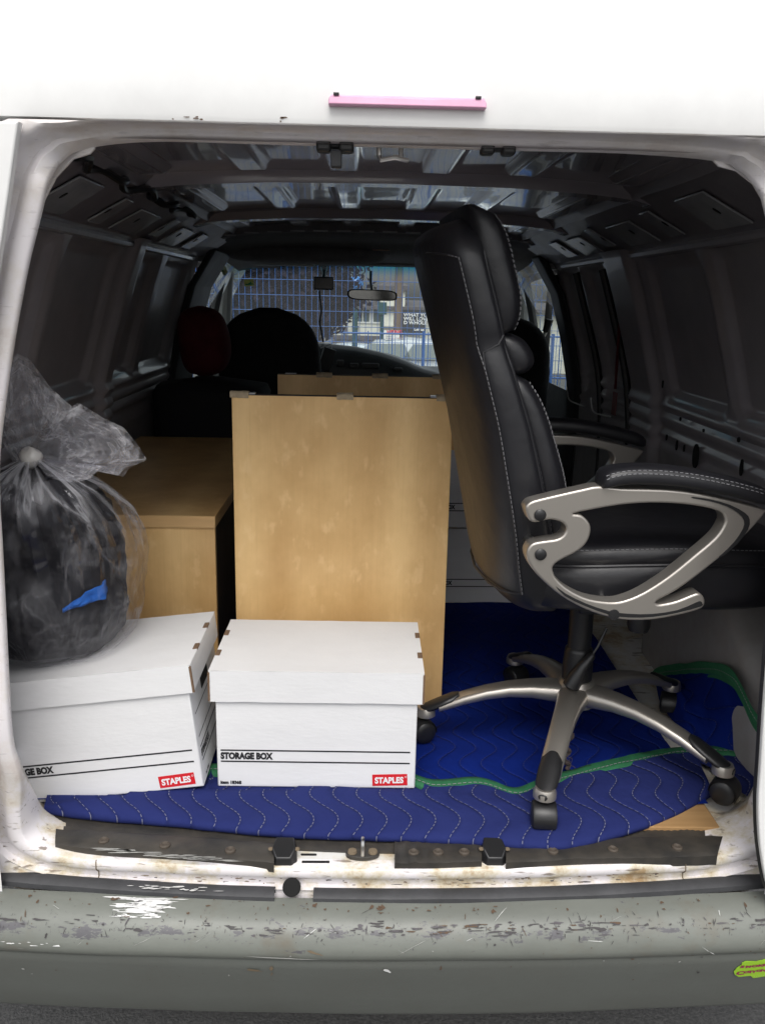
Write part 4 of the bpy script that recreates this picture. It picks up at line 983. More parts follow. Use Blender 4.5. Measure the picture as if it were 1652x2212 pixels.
def binding(name, edge, wid, parent, up=.003, dirs=None):
    rows = []
    for f, h in ((-.35, -.004), (-.3, .003), (0, .006), (.5, .007), (1.0, .004), (1.05, -.005)):
        rows.append([e+(dirs[i] if dirs else Vector((0, 1, 0)))*wid*f+Vector((0, 0, h+up+.0025*noise.noise(Vector((i*.16, f, 2))))) for i, e in enumerate(edge)])
    o = MB().grid(rows).build(name, GREEN, parent, ang=70)
    mb = MB(); st = [e-(dirs[i] if dirs else Vector((0, 1, 0)))*wid*-.05+Vector((0, 0, up+.0085+.0025*noise.noise(Vector((i*.16, 0, 2))))) for i, e in enumerate(edge)]
    stitches(mb, st, .007, .004, .0009); s = mb.build('stitching', THREAD, o); s['kind'] = 'stuff'
    return o
binding('green_binding', ge, .030, fold, .003)
# second quilt bunched against the right wheel housing
bh = thing('moving_blanket', 'royal blue moving blanket with green binding bunched against the right wheel housing', 'blanket', (.68, .3, .66))
lowg = resample(catmull([at(*p, z=.686) for p in ((1500, 1632), (1540, 1630), (1600, 1636), (1660, 1644), (1720, 1655))], 10), 60)
upg_ = [at(1398, 1500, x=.755), at(1412, 1468, x=.76), at(1450, 1458, x=.765), at(1530, 1455, x=.765), at(1575, 1470, x=.76), at(1600, 1505, x=.755), at(1625, 1560, x=.745), at(1660, 1600, x=.74)]
upg = resample(catmull(upg_, 10), 60)
front_ = resample(catmull([at(*p, z=.672) for p in ((1455, 1640), (1520, 1650), (1570, 1690), (1640, 1735), (1730, 1760))], 10), 60)
rows = []
for k in range(26):
    f = k/25; row = []
    for i in range(61):
        a, b = lowg[i]+Vector((0, .0, 0)), upg[i]
        p = a.lerp(b, f); hmp = math.sin(f*math.pi)*(.035+.05*noise.noise(Vector((i*.06, f*1.6, 4))))
        row.append(p+Vector((-.3*hmp, -.45*hmp, hmp*.75+.006*noise.noise(Vector((i*.2, f*6, 8))))))
    rows.append(row)
MB().grid(rows, uvf=lambda i, j, p: (p.x+p.z*.4, p.y+p.z)).build('quilted_sheet', ROYAL, bh, ang=80)
rows = [[front_[i].lerp(lowg[i], f)+Vector((0, 0, .008*math.sin(f*math.pi*.8)+.004*noise.noise(Vector((i*.2, f*3, 5))))) for i in range(61)] for f in [k/10 for k in range(11)]]
MB().grid(rows, uvf=lambda i, j, p: (p.x, p.y)).build('turned_hem', NAVY, bh, ang=80)
binding('green_binding', lowg, .026, bh, .004)
binding('green_binding', upg, .022, bh, .002, [Vector((.0, .35, .93))]*61)
# frayed thread hanging loose by the chair
mb = MB(); c = at(1228, 1580, y=.30); pts = [c+Vector((.006*math.sin(k*1.7)+.003*rnd.uniform(-1, 1), .004*math.cos(k*2.3), -.010*k)) for k in range(10)]
mb.tube(catmull(pts, 4), [.0045+.003*abs(noise.noise(Vector((k*.5, 0, 0)))) for k in range(37)], n=6)
for k in range(12):
    p = rnd.choice(pts); mb.tube(catmull([p, p+Vector((rnd.uniform(-.015, .015), rnd.uniform(-.01, .01), rnd.uniform(-.01, .01))), p+Vector((rnd.uniform(-.02, .02), -.005, rnd.uniform(-.03, .01)))], 4), .0006, n=4)
fz = mb.build('frayed_thread', mat('frayed fibres', (.06, .045, .042), .9), bk)

# ------------------------------------------------------------------ office chair (local frame: faces +x)
CH = Vector((.43, .415, 0)); CY = R(2.5)
chair = thing('office_chair', 'black padded leather office chair with champagne silver loop arms, facing the right wall', 'office chair', (CH.x, CH.y, .678), CY)
Rz = Matrix.Rotation(CY, 3, 'Z')
def loc_of(p): return Rz.inverted() @ (Vector(p)-Vector((CH.x, CH.y, .678)))      # world -> chair frame
Z0 = .678
def zl(z): return z-Z0
# base
mb = MB(); mb.lathe([(.045, .110), (.047, .125), (.044, .150), (.036, .168), (.028, .172)], n=28); hub = mb.build('base_hub', SILVER, chair, local=True)
RB = .335
for k in range(5):
    a = R(31.5+72*k)-CY; d = Vector((math.cos(a), math.sin(a), 0)); s = Vector((-d.y, d.x, 0)); rings = []
    for r, zt, w, th in ((.020, .158, .036, .046), (.055, .160, .033, .044), (.10, .157, .028, .036), (.15, .150, .025, .030), (.20, .138, .0235, .027), (.25, .121, .023, .025), (.285, .106, .023, .023), (.305, .097, .023, .021)):
        ring = []
        for t in [2*math.pi*j/16 for j in range(16)]:
            cx, sx = math.cos(t), math.sin(t); ring.append(d*r+s*(w*math.copysign(abs(cx)**.7, cx))+Vector((0, 0, zt-th/2+th/2*math.copysign(abs(sx)**.75, sx))))
        rings.append(ring)
    mb = MB(); mb.loft(rings); leg = mb.build('leg', SILVER, chair, local=True, ang=60)
    mb = MB(); rings = []
    for r, zt, w, th in ((.262, .121, .010, .010), (.275, .116, .021, .016), (.30, .104, .0225, .017), (.325, .092, .0215, .017), (.345, .082, .017, .015), (.357, .076, .008, .010)):
        rings.append([d*r+s*(w*math.cos(t))+Vector((0, 0, zt-th*.5+th*.62*math.sin(t))) for t in [2*math.pi*j/16 for j in range(16)]])
    mb.loft(rings); mb.build('end_cap', PLASTIC, leg, local=True, ang=60)
    c = d*RB; mb = MB(); mb.lathe([(.019, .060), (.0225, .062), (.0225, .074), (.019, .082)], c, 20); mb.build('caster_ring', SILVER, leg, local=True)
    # twin-wheel caster
    ca = mb = MB(); tw = R((250, 300, 200, 260, 320)[k]) if k != 3 else R(262)
    wd = Vector((math.cos(tw), math.sin(tw), 0)); ax = Vector((-wd.y, wd.x, 0)); cc = c+wd*.008+Vector((0, 0, .026))
    MX = Matrix((wd, ax.cross(wd), ax)).transposed()
    mb.lathe([(.009, .030), (.010, .060)], c, 12)
    for sg in (-1, 1):
        mb.lathe([(.004, sg*.005), (.0235, sg*.0055), (.0262, sg*.008), (.0262, sg*.019), (.0235, sg*.0225), (.012, sg*.0245), (.003, sg*.025)], cc, 24, MX)
    rings = []
    for j in range(11):
        t = R(-25+j*21); rings.append([cc+wd*(.0285*math.cos(t)*f)+Vector((0, 0, .0285*math.sin(t)*f))+ax*w for w, f in ((-.022, .97), (-.018, 1.02), (.018, 1.02), (.022, .97), (.0, .8))])
    mb.loft(rings); cst = mb.build('caster', PLASTIC, chair, local=True, ang=45)
mb = MB(); mb.lathe([(.033, .155), (.0335, .20), (.031, .235), (.030, .24), (.026, .245), (.026, .36), (.030, .37), (.030, .40)], n=24); mb.build('gas_column', PLASTIC, chair, local=True)
a, b, c, e = (loc_of(at(*q, y=.375)) for q in ((1232, 1482), (1258, 1440), (1277, 1417), (1290, 1398)))
mb = MB(); mb.tube([a+Vector((0, 0, -.004)), a, a.lerp(b, .5), b, c, c.lerp(e, .3)], [.010, .019, .018, .013, .009, .005], n=12); lv = mb.build('tilt_lever', PLASTIC, chair, local=True)
mb = MB(); mb.tube([c, e, e+Vector((.02, .01, .04))], .003, n=6); mb.build('lever_rod', PLASTIC, lv, local=True)
mb = MB(); mb.box((0, 0, zl(1.058)), (.24, .17, .035)); mb.box((.04, 0, zl(1.03)), (.12, .09, .04)); mb.build('tilt_mechanism', PLASTIC, chair, local=True, bevel=.01)
mb = MB(); mb.lathe([(.02, 0), (.024, .01), (.024, .05), (.02, .056)], (.095, -.09, zl(.995)), 16); mb.build('tension_knob', PLASTIC, chair, local=True)
# seat
def cushion(zs, x0, x1, hw, e=3.4, n=48, crown=.0):
    rings = []
    for z, f, g in zs: rings.append([v+Vector((0, 0, crown*(1-((v.x-(x0+x1)/2)/((x1-x0)/2))**2))) for v in srect((x0+x1)/2, 0, z, (x1-x0)/2*f, hw*g, e, n)])
    return rings
rg = cushion([(zl(1.062), .62, .70), (zl(1.068), .84, .86), (zl(1.085), .96, .97), (zl(1.115), 1.0, 1.0), (zl(1.145), 1.0, 1.0), (zl(1.160), .985, .985), (zl(1.166), .965, .965)], -.225, .40, .255, crown=.022)
mb = MB(); mb.loft(rg); se = mb.build('seat', LEATHER, chair, local=True, ang=60)
rg2 = cushion([(zl(1.163), .955, .955), (zl(1.170), .985, .985), (zl(1.185), .995, .995), (zl(1.198), .975, .975), (zl(1.207), .93, .92), (zl(1.214), .80, .78), (zl(1.210), .5, .5)], -.215, .39, .253, crown=.022)
mb = MB(); mb.loft(rg2); mb.build('seat_pad', LEATHER, se, local=True, ang=60)
mb = MB(); stitches(mb, [v+(v-Vector((.09, 0, v.z))).normalized()*.0012 for v in rg2[3]]+[rg2[3][0]]); s_ = mb.build('stitching', THREAD, se, local=True); s_['kind'] = 'stuff'
mb = MB(); mb.tube([v for v in rg[6]]+[rg[6][0]], .004, n=6); mb.build('piping', LEATHER2, se, local=True)
# back shell
BX = [(1.06, -.150), (1.09, -.182), (1.125, -.205), (1.30, -.240), (1.45, -.271), (1.586, -.308), (1.67, -.330), (1.73, -.347), (1.80, -.358)]
TH = [(1.06, .06), (1.12, .098), (1.20, .108), (1.35, .100), (1.45, .090), (1.58, .076), (1.72, .072), (1.80, .072)]
rings = []; zsb = [1.062, 1.068, 1.078, 1.095, 1.12, 1.17, 1.23, 1.30, 1.37, 1.44, 1.50, 1.545, 1.575, 1.59, 1.605, 1.63, 1.66, 1.70, 1.735, 1.762, 1.78, 1.793, 1.801, 1.805]
NB = 56
def halfw(z):
    w = interp([(1.062, .17), (1.08, .20), (1.12, .222), (1.25, .236), (1.45, .240), (1.55, .238), (1.585, .226), (1.62, .236), (1.70, .235)], z)
    if z > 1.70: w *= max(.0, 1-((z-1.70)/.108)**3)*.30+.70 if z < 1.806 else .7
    return w
for z in zsb:
    f = 1.0
    if z > 1.76: f = math.sqrt(max(.04, 1-((z-1.76)/.0465)**2))
    if z < 1.078: f = .55+.45*(z-1.062)/.016
    x0 = interp(BX, z); th = interp(TH, z); xc = x0+th/2
    rings.append(srect(xc, 0, zl(z), th/2*f, halfw(z)*(f*.12+.88 if z > 1.76 else f*.3+.7), 3.6, NB))
    for v in rings[-1]:                                # the outer back is crowned
        if v.x < xc: v.x -= .040*f*max(0, 1-(v.y/.245)**2)*min(1, (xc-v.x)/(th*.4))
mb = MB(); mb.loft(rings); back = mb.build('backrest', LEATHER, chair, local=True, ang=70)
# raised seam round the outer back panel, with stitching beside it
kk = [k for k in range(NB) if abs(2*math.pi*k/NB-math.pi) < .56]
def ringpt(i, ang):
    k = ang/(2*math.pi)*NB; k0 = int(k) % NB; f = k-int(k); return rings[i][k0].lerp(rings[i][(k0+1) % NB], f)
def seam(ang, off, lo=3, hi=20):
    out = []
    for i in range(lo, hi):
        p = ringpt(i, ang); cx = interp(BX, p.z+Z0)+interp(TH, p.z+Z0)/2; nrm = Vector((p.x-cx, p.y*.25, 0)).normalized(); out.append(p+nrm*off)
    return catmull(out, 3)
near, far = math.pi+1.20, math.pi-1.20           # the corner lines of the back panel
top_i = 19
def around(off):
    pts = seam(near, off, 4, top_i); topr = [ringpt(top_i-1, near+(far-near)*k/8)+Vector((-.001, 0, .012*math.sin(math.pi*k/8))) for k in range(1, 8)]
    pts += topr+seam(far, off, 4, top_i)[::-1]; bot = [ringpt(4, far+(near-far)*k/8)+Vector((-off, 0, -.012*math.sin(math.pi*k/8))) for k in range(1, 8)]
    return pts+bot+[pts[0]]
mb = MB(); mb.tube(around(.0005), .0028, n=6); mb.build('back_piping', LEATHER2, back, local=True)
mb = MB(); a_ = around(.0012); stitches(mb, [v+Vector((.0, -.004, 0)) for v in a_[:60]]); stitches(mb, seam(math.pi*1.5+.50, .0012, 3, 20)); s_ = mb.build('stitching', THREAD, back, local=True); s_['kind'] = 'stuff'
mb = MB(); mb.tube(seam(math.pi*1.5+.42, .0002, 3, 22), .003, n=6); mb.build('side_piping', LEATHER2, back, local=True)
# crease across the shell under the headrest
i0 = zsb.index(1.575); mb = MB(); mb.tube([ringpt(i0-1, near)+Vector((0, -.001, 0)), ringpt(i0, math.pi*1.5-.25)+Vector((0, -.001, 0)), ringpt(i0+1, math.pi*1.5+.1)+Vector((0, -.001, 0)), ringpt(i0+2, math.pi*1.5+.42)+Vector((0, -.001, 0))], .0026, n=6); mb.build('cross_seam', LEATHER2, back, local=True)
# front pads: headrest, lumbar roll, lower pad
def pad(name, z0, z1, hw, proud, n=16, sq=2.4):
    rgs = []
    for k in range(n+1):
        t = k/n; z = z0+(z1-z0)*t; f = (1-abs(2*t-1)**sq)**(1/sq) if 0 < t < 1 else .06
        x0 = interp(BX, z)+interp(TH, z)-.03; wob = 1+.06*noise.noise(Vector((t*5, z0, 2)))
        rgs.append(srect(x0+(.03+proud)*f*.5*wob, 0, zl(z), max(.004, (.03+proud)*f*.5+.012), hw*(.86+.14*f), 3.0, 44))
    mb = MB(); mb.loft(rgs); p = mb.build(name, LEATHER, back, local=True, ang=70)
    return rgs
h1 = pad('headrest_pad', 1.60, 1.826, .226, .042)
h2 = pad('lumbar_roll', 1.53, 1.61, .205, .042)
h3 = pad('lumbar_pad', 1.14, 1.545, .222, .032, sq=3)
mb = MB()
for hh_, i0, i1 in ((h1, 1, 16), (h3, 1, 16)):
    for aa in (math.pi*1.5+.55, math.pi*1.5+.75):
        pts = []
        for i in range(i0, i1):
            k = aa/(2*math.pi)*44; k0 = int(k) % 44; p = hh_[i][k0].lerp(hh_[i][(k0+1) % 44], k-int(k)); pts.append(p+Vector((.0, -.0014, 0))+Vector((.0012, 0, 0)))
        stitches(mb, catmull(pts, 3))
s_ = mb.build('pad_stitching', THREAD, back, local=True); s_['kind'] = 'stuff'
# loop arms, traced as an outline and given their own thickness
AO = [(178, 440), (186, 415), (215, 394), (270, 378), (400, 348), (520, 322), (620, 304), (760, 318), (900, 322), (1050, 328), (1200, 346), (1400, 388), (1560, 428), (1640, 452), (1636, 474), (1590, 530), (1500, 622), (1360, 742), (1200, 868), (1080, 948), (1000, 990), (972, 1012), (1000, 1022), (1100, 1002), (1215, 958), (1252, 966), (1270, 1000), (1262, 1038), (1220, 1062), (1100, 1092), (950, 1116), (800, 1117), (680, 1097), (540, 1047), (400, 970), (280, 870), (212, 790), (185, 722), (194, 676), (228, 645), (300, 632), (370, 622), (410, 596), (424, 560), (408, 530), (370, 512), (320, 505), (262, 518), (222, 520), (196, 498)]
AI = [(470, 470), (515, 478), (552, 508), (574, 550), (568, 606), (538, 660), (480, 706), (400, 746), (352, 780), (346, 816), (372, 868), (448, 932), (560, 985), (690, 1006), (780, 997), (900, 948), (1050, 852), (1200, 732), (1330, 622), (1384, 545), (1390, 500), (1350, 458), (1200, 424), (1000, 408), (800, 414), (620, 440)]
def c3(p): return ((1250+p[0]/2.408)/1.172, (1100+p[1]/2.408)/1.172)
YA = .100
def armxz(p):
    l = loc_of(at(*c3(p), y=YA+(c3(p)[0]-1160)/1240*.022)); return (l.x, l.z)
armY = loc_of(at(*c3((800, 700)), y=YA+.008)).y
def armcurve(pts, n=3): return [(v.x, v.y) for v in catmull([Vector((*armxz(p), 0)) for p in pts], n, True)]
arm_me = fill2d([armcurve(AO), armcurve(AI)], .0145, .0042, 3)
inl1 = [(360, 905), (420, 950), (540, 1010), (680, 1058), (800, 1076), (950, 1078), (1100, 1056), (1210, 1012), (1240, 1003), (1252, 1018), (1240, 1036), (1100, 1072), (950, 1096), (800, 1098), (690, 1082), (540, 1028), (415, 965)]
inl2 = [(1192, 370), (1300, 386), (1420, 420), (1510, 468), (1540, 510), (1530, 570), (1470, 650), (1390, 722), (1352, 738), (1380, 712), (1450, 640), (1500, 565), (1506, 515), (1470, 470), (1400, 430), (1300, 398), (1196, 380)]
inl_me = fill2d([armcurve(inl1, 2)], .0012); inl2_me = fill2d([armcurve(inl2, 2)], .0012)
pad_path = [(632, 288), (700, 262), (820, 246), (1000, 250), (1200, 274), (1400, 314), (1560, 356), (1680, 396)]
for side in (-1, 1):
    FM = frame_mat((0, armY*(1 if side < 0 else -1), 0), (1, 0, 0), (0, 0, 1))
    mb = MB(); mb.mesh(arm_me, FM @ Matrix.Translation((0, 0, 0))); ar = mb.build('arm_loop', SILVER, chair, local=True, ang=28)
    outz = .0188 if side < 0 else -.0188
    for im in (inl_me, inl2_me):
        mb = MB(); mb.mesh(im, FM @ Matrix.Translation((0, 0, outz))); mb.build('inlay', PLASTIC, ar, local=True, sm=False)
    for p in ((265, 475), (268, 713)):
        x, z = armxz(p); mb = MB(); mb.lathe([(.0105, 0), (.0105, .003), (.008, .005), (.002, .0058)], FM @ Vector((x, z, outz)), 20, Matrix.Rotation(R(90 if side < 0 else -90), 3, 'X')); mb.build('bolt_cap', PLASTIC, ar, local=True)
    for p in ((265, 475), (268, 713), (715, 1080)):
        x, z = armxz(p); mb = MB(); y0 = armY*(1 if side < 0 else -1); mb.tube([Vector((x, y0-side*.012, z)), Vector((x, y0-side*.10, z))], .011, n=10); mb.build('mounting_bolt', STEEL, ar, local=True)
    x, z = armxz((713, 1080)); mb = MB(); mb.lathe([(.010, 0), (.010, .003), (.004, .0036)], FM @ Vector((x, z, outz)), 18, Matrix.Rotation(R(90 if side < 0 else -90), 3, 'X')); mb.build('bolt_cap', PLASTIC, ar, local=True)
    pl = catmull([Vector((armxz(p)[0], armY*(1 if side < 0 else -1), armxz(p)[1])) for p in pad_path], 5); rings = []
    N_ = len(pl)
    for i, p in enumerate(pl):
        t = i/(N_-1); f = min(1, math.sqrt(max(.02, 1-(1-min(1, t/.12))**2)))*min(1, math.sqrt(max(.03, 1-(1-min(1, (1-t)/.12))**2)))
        rings.append([p+Vector((0, .034*f*math.copysign(abs(math.cos(a))**.6, math.cos(a)), (.0165+.002*math.sin(a))*f*math.copysign(abs(math.sin(a))**.7, math.sin(a)))) for a in [2*math.pi*j/24 for j in range(24)]])
    mb = MB(); mb.loft(rings); pd = mb.build('arm_pad', LEATHER, ar, local=True, ang=60)
    mb = MB()
    for j in (((16+1), 20) if side < 0 else (7, 4)):
        pass
    for an, in ((R(163),), (R(140),)):
        a = (math.pi*2-an if side < 0 else an); a = math.pi+(math.pi-an) if False else an
        sgn = -1 if side < 0 else 1
        stitches(mb, [r_c+Vector((0, sgn*.0352*math.copysign(abs(math.cos(an))**.6, 1), .0172*abs(math.sin(an))**.7)) for r_c in pl[2:-2]])
    s_ = mb.build('pad_stitching', THREAD, ar, local=True); s_['kind'] = 'stuff'

# ------------------------------------------------------------------ bag of clothes
KN = at(68, 988, y=.235)
bagc = Vector((-.698, .36, 0)); BZ0 = .926
def bag_pt(th, t, inner=False):
    # t 0 at the resting bottom, 1 at the knot; th round the bag, -90 deg toward the camera
    prof_ = [(0, .0), (.03, .70), (.10, .86), (.25, .97), (.42, 1.0), (.60, .97), (.74, .86), (.86, .64), (.94, .36), (1, .06)]
    r = interp(prof_, t); cz = BZ0+(KN.z-BZ0)*(t if t < .75 else .75+(t-.75)*1.0)
    lean = smooth01(.45, 1, t); cx = bagc.x+(KN.x-bagc.x)*lean; cy = bagc.y+(KN.y-bagc.y)*lean
    rx, ry = .192, .185
    d = Vector((math.cos(th), math.sin(th), 0))
    ple = smooth01(.25, .95, t)
    q = Vector((math.cos(th)*3.4, math.sin(th)*3.4, t*.7)); q2 = Vector((math.cos(th)*7.5, math.sin(th)*7.5, t*1.2+4))
    w = 1+ple*(.16*noise.noise(q)+.12*(1-abs(noise.noise(q2))*2.2))-.02
    w += .045*noise.noise(Vector((math.cos(th)*2, math.sin(th)*2, t*4+9)))+.022*noise.noise(Vector((math.cos(th)*6, math.sin(th)*6, t*9)))
    sag = -.012*(1-smooth01(0, .12, t))*0
    if inner:
        w *= .90; rr = 1-.20*max(0, math.cos(th))**2*smooth01(.0, .5, t)-.10*max(0, math.cos(th))*smooth01(.3, 0, t); w *= rr
        w += .10*(.5-abs(noise.noise(Vector((math.cos(th)*2.6, math.sin(th)*2.6, t*5+20)))))-.02+.03*noise.noise(Vector((math.cos(th)*7, math.sin(th)*7, t*12+20)))
    w += .018*noise.noise(Vector((math.cos(th)*16, math.sin(th)*16, t*18)))*(0 if inner else 1)
    zz = cz+.012*noise.noise(Vector((math.cos(th)*3, math.sin(th)*3, t*5+2)))*smooth01(0, .2, t)*(1-t)
    return Vector((cx+d.x*rx*r*w, cy+d.y*ry*r*w, max(BZ0+.001, zz)))
bag = thing('plastic_bag', 'clear plastic bag tied in a knot and stuffed with dark clothes', 'bag', (bagc.x, bagc.y, BZ0))
NT, NV = 150, 90
rows = [[bag_pt(2*math.pi*i/NT, j/NV) for i in range(NT+1)] for j in range(NV+1)]
MB().grid(rows, uvf=lambda i, j, p: (j/NT, i/NV)).build('bag_film', FILM, bag, ang=14)
rows = [[bag_pt(2*math.pi*i/100, .015+.90*j/70, True)+Vector((0, 0, .003)) for i in range(101)] for j in range(71)]
cl = MB(); cl.grid(rows); o = cl.build('dark_clothes', CLOTH, None, loc=(bagc.x, bagc.y, BZ0)); tag(o, 'bundle of black and navy clothes packed inside the clear plastic bag', 'clothes')
# blue garment showing through the film
mb = MB(); rows = []
for j in range(9):
    v = j/8; row = []
    for i in range(17):
        u = i/16; th = R(-66+38*u); hgt = .070*(.18+.82*math.sin(min(1, u*1.2)*math.pi/2))*(1 if u < .9 else .75)
        q_ = bag_pt(th, .335+.05*u+hgt*(v-.5)+.012*noise.noise(Vector((u*5, v*3, 0))), True); d_ = Vector((math.cos(th), math.sin(th), 0))
        row.append(q_+d_*(.006+.005*noise.noise(Vector((u*6, v*4, 6)))))
    rows.append(row)
cb = rows[4][8].copy()
mb.grid(rows); o = mb.build('blue_garment', BLUECL, None, loc=(cb.x, cb.y, cb.z), solid=.003); tag(o, 'bright blue garment showing among the dark clothes inside the clear bag', 'clothes')
# knot and the flared neck above it
mb = MB(); rings = []
for k in range(9):
    t = k/8*math.pi; rings.append([KN+Vector((.021*math.sin(t)*math.cos(a)*(1+.12*math.sin(3*a)), .019*math.sin(t)*math.sin(a)-.004, -.019*math.cos(t)+.003*math.sin(2*a+t))) for a in [2*math.pi*j/16 for j in range(16)]])
mb.loft(rings); mb.build('knot', KNOT, bag, ang=80)
NECK = [(30, 1000), (4, 960), (-14, 905), (0, 861), (21, 784), (38, 763), (66, 777), (108, 836), (156, 878), (170, 870), (184, 878), (222, 902), (267, 923), (296, 958), (318, 993), (278, 1012), (268, 1030), (229, 1006), (194, 1034), (156, 1045), (104, 1031), (80, 1000)]
nk = resample([Vector((a, b, 0)) for a, b in NECK], 150)
for layer, (yo, sc_, ph) in enumerate(((-.045, 1.0, 0), (.0, .95, 5), (.05, .98, 9))):
    rows = []
    for j in range(37):
        f = j/36; row = []
        for i in range(151):
            e = nk[i]; a = i*.2
            if layer == 1: e = nk[min(150, int(8+i*.9))]
            fold_ = .040*f*noise.noise(Vector((a*.30+ph, f*1.2, ph)))+.022*f*math.sin(a*.8+ph+f*1.5)+.016*f*noise.noise(Vector((a*.9, f*4, ph+2)))+.008*smooth01(.1, .5, f)*noise.noise(Vector((a*2.0+ph, f*9, ph+2)))
            w_ = f*sc_*(1-.10*abs(noise.noise(Vector((a*.5, ph, 1))))*(layer > 0)); jit = 7*f*(1-f)*noise.noise(Vector((a*.8, f*7, ph)))
            row.append(at(68+(e.x-68)*w_+jit, 988+(e.y-988)*w_+jit, y=KN.y+yo*f+fold_))
        rows.append(row)
    MB().grid(rows, uvf=lambda i, j, p: (j/150+layer*.37, i/36)).build('gathered_neck', FILM2, bag, ang=18)
# black bin liner behind it on the cabinet
mb = MB(); C = Vector((-.835, .84, 1.137)); rows = []
for j in range(31):
    t = j/30; row = []
    for i in range(49):
        th = 2*math.pi*i/48; r = interp([(0, .02), (.04, .12), (.3, .145), (.6, .12), (.85, .05), (1, .012)], t)*(1+.25*noise.noise(Vector((math.cos(th)*3, math.sin(th)*3, t*5))))
        row.append(C+Vector((r*.55*math.cos(th), r*math.sin(th), .23*t)))
    rows.append(row)
mb.grid(rows); tag(mb.build('bin_liner', BLACKBAG, None, loc=C, ang=180), 'crinkled black bin liner standing on the cabinet behind the clear bag', 'bag')
# dark red cushion behind the driver seat
RC = Vector((-.715, 2.28, 1.335)); 
rings = []
for k in range(21):
    t = k/20; z = 1.335+.285*t; f = (1-abs(2*t-1)**2.6)**(1/2.6) if 0 < t < 1 else .1
    rings.append(srect(RC.x+.008*math.sin(t*5), RC.y, z, .105*f, .09*f, 2.6, 32))
mb = MB(); mb.loft(rings); tag(mb.build('cushion', REDCL, None, loc=RC, ang=80), 'dim dark red rounded cushion behind the driver seat', 'cushion')
BC = Vector((-.68, 2.24, .657)); rings = []
for k in range(25):
    t = k/24; z = .657+.678*t; f = min(1, .75+1.5*t)*(1 if t < .93 else math.sqrt(max(.05, 1-((t-.93)/.072)**2)))
    rings.append([v+Vector((.02*noise.noise(v*7), .03*noise.noise(v*6+Vector((3, 0, 0))), 0)) for v in srect(BC.x, BC.y, z, .235*f, .20*f, 4, 40)])
mb = MB(); mb.loft(rings); tag(mb.build('fabric_bundle', CLOTH, None, loc=BC, ang=80), 'large black fabric bundle in deep shade behind the low birch cabinet', 'bundle')
# red strap with tag hanging on the right wall
a = at(1343, 600, x=.80); b = at(1336, 720, x=.845); c = at(1328, 840, x=.87); d = at(1326, 872, x=.875)
st = thing('tag_strap', 'thin red strap with a faded pink tag hanging on the right wall', 'strap', a)
mb = MB(); mb.tube(catmull([a+Vector((0, 0, .10)), a, b, c], 6), .005, n=6, flat=.5); mb.build('strap', REDCL, st)
mb = MB(); mb.box(d, (.004, .05, .085)); mb.build('tag', mat('faded pink tag', (.20, .07, .07), .7), st, bevel=.001)
# GPS on the windscreen, its cord and the phone cradle
c = at(699, 612, y=3.68); gp = thing('gps_unit', 'small black navigation screen stuck to the windscreen beside the mirror', 'gps', c)
boxpart('case', PLASTIC, gp, c+Vector((-.056, -.012, -.036)), c+Vector((.056, .012, .036)), .006)
boxpart('screen', mat('dark screen', (.02, .022, .026), .15), gp, c+Vector((-.049, -.0135, -.029)), c+Vector((.049, -.0122, .029)), 0)
mb = MB(); mb.tube([c+Vector((0, .012, .02)), c+Vector((0, .05, .06)), c+Vector((0, .075, .085))], [.012, .010, .022], n=8); mb.build('suction_mount', PLASTIC, gp)
mb = MB(); pts = [at(690, 628, y=3.68), at(692, 650, y=3.70), at(694, 672, y=3.72), at(691, 695, y=3.74), at(695, 720, y=3.78), at(698, 738, y=3.82)]; mb.tube(catmull(pts, 5), .0055, n=6); mb.build('power_cord', PLASTIC, gp)
c = at(708, 757, y=3.66); ph = thing('phone_cradle', 'upright phone cradle with a shiny top edge on the dashboard', 'phone holder', c+Vector((0, 0, -.10)))
mb = MB(); Mx = Matrix.Rotation(R(18), 3, 'Y'); mb.box(c+Vector((-.005, 0, -.05)), (.075, .02, .13), Mx); mb.build('cradle', PLASTIC, ph, bevel=.006)
mb = MB(); mb.tube([at(692, 752, y=3.645), at(706, 746, y=3.645), at(714, 743, y=3.645), at(716, 752, y=3.645)], .004, n=6); mb.build('clamp_edge', PATCH, ph)
mb = MB(); mb.tube([c+Vector((-.02, .01, -.10)), c+Vector((-.01, .06, -.16))], .012, n=8); mb.build('stalk', PLASTIC, ph)

# ------------------------------------------------------------------ the street beyond the windscreen
def c6(cx, cy): return ((560+cx/2.95)/1.172, (650+cy/2.95)/1.172)
def a6(cx, cy, y): return at(*c6(cx, cy), y=y)
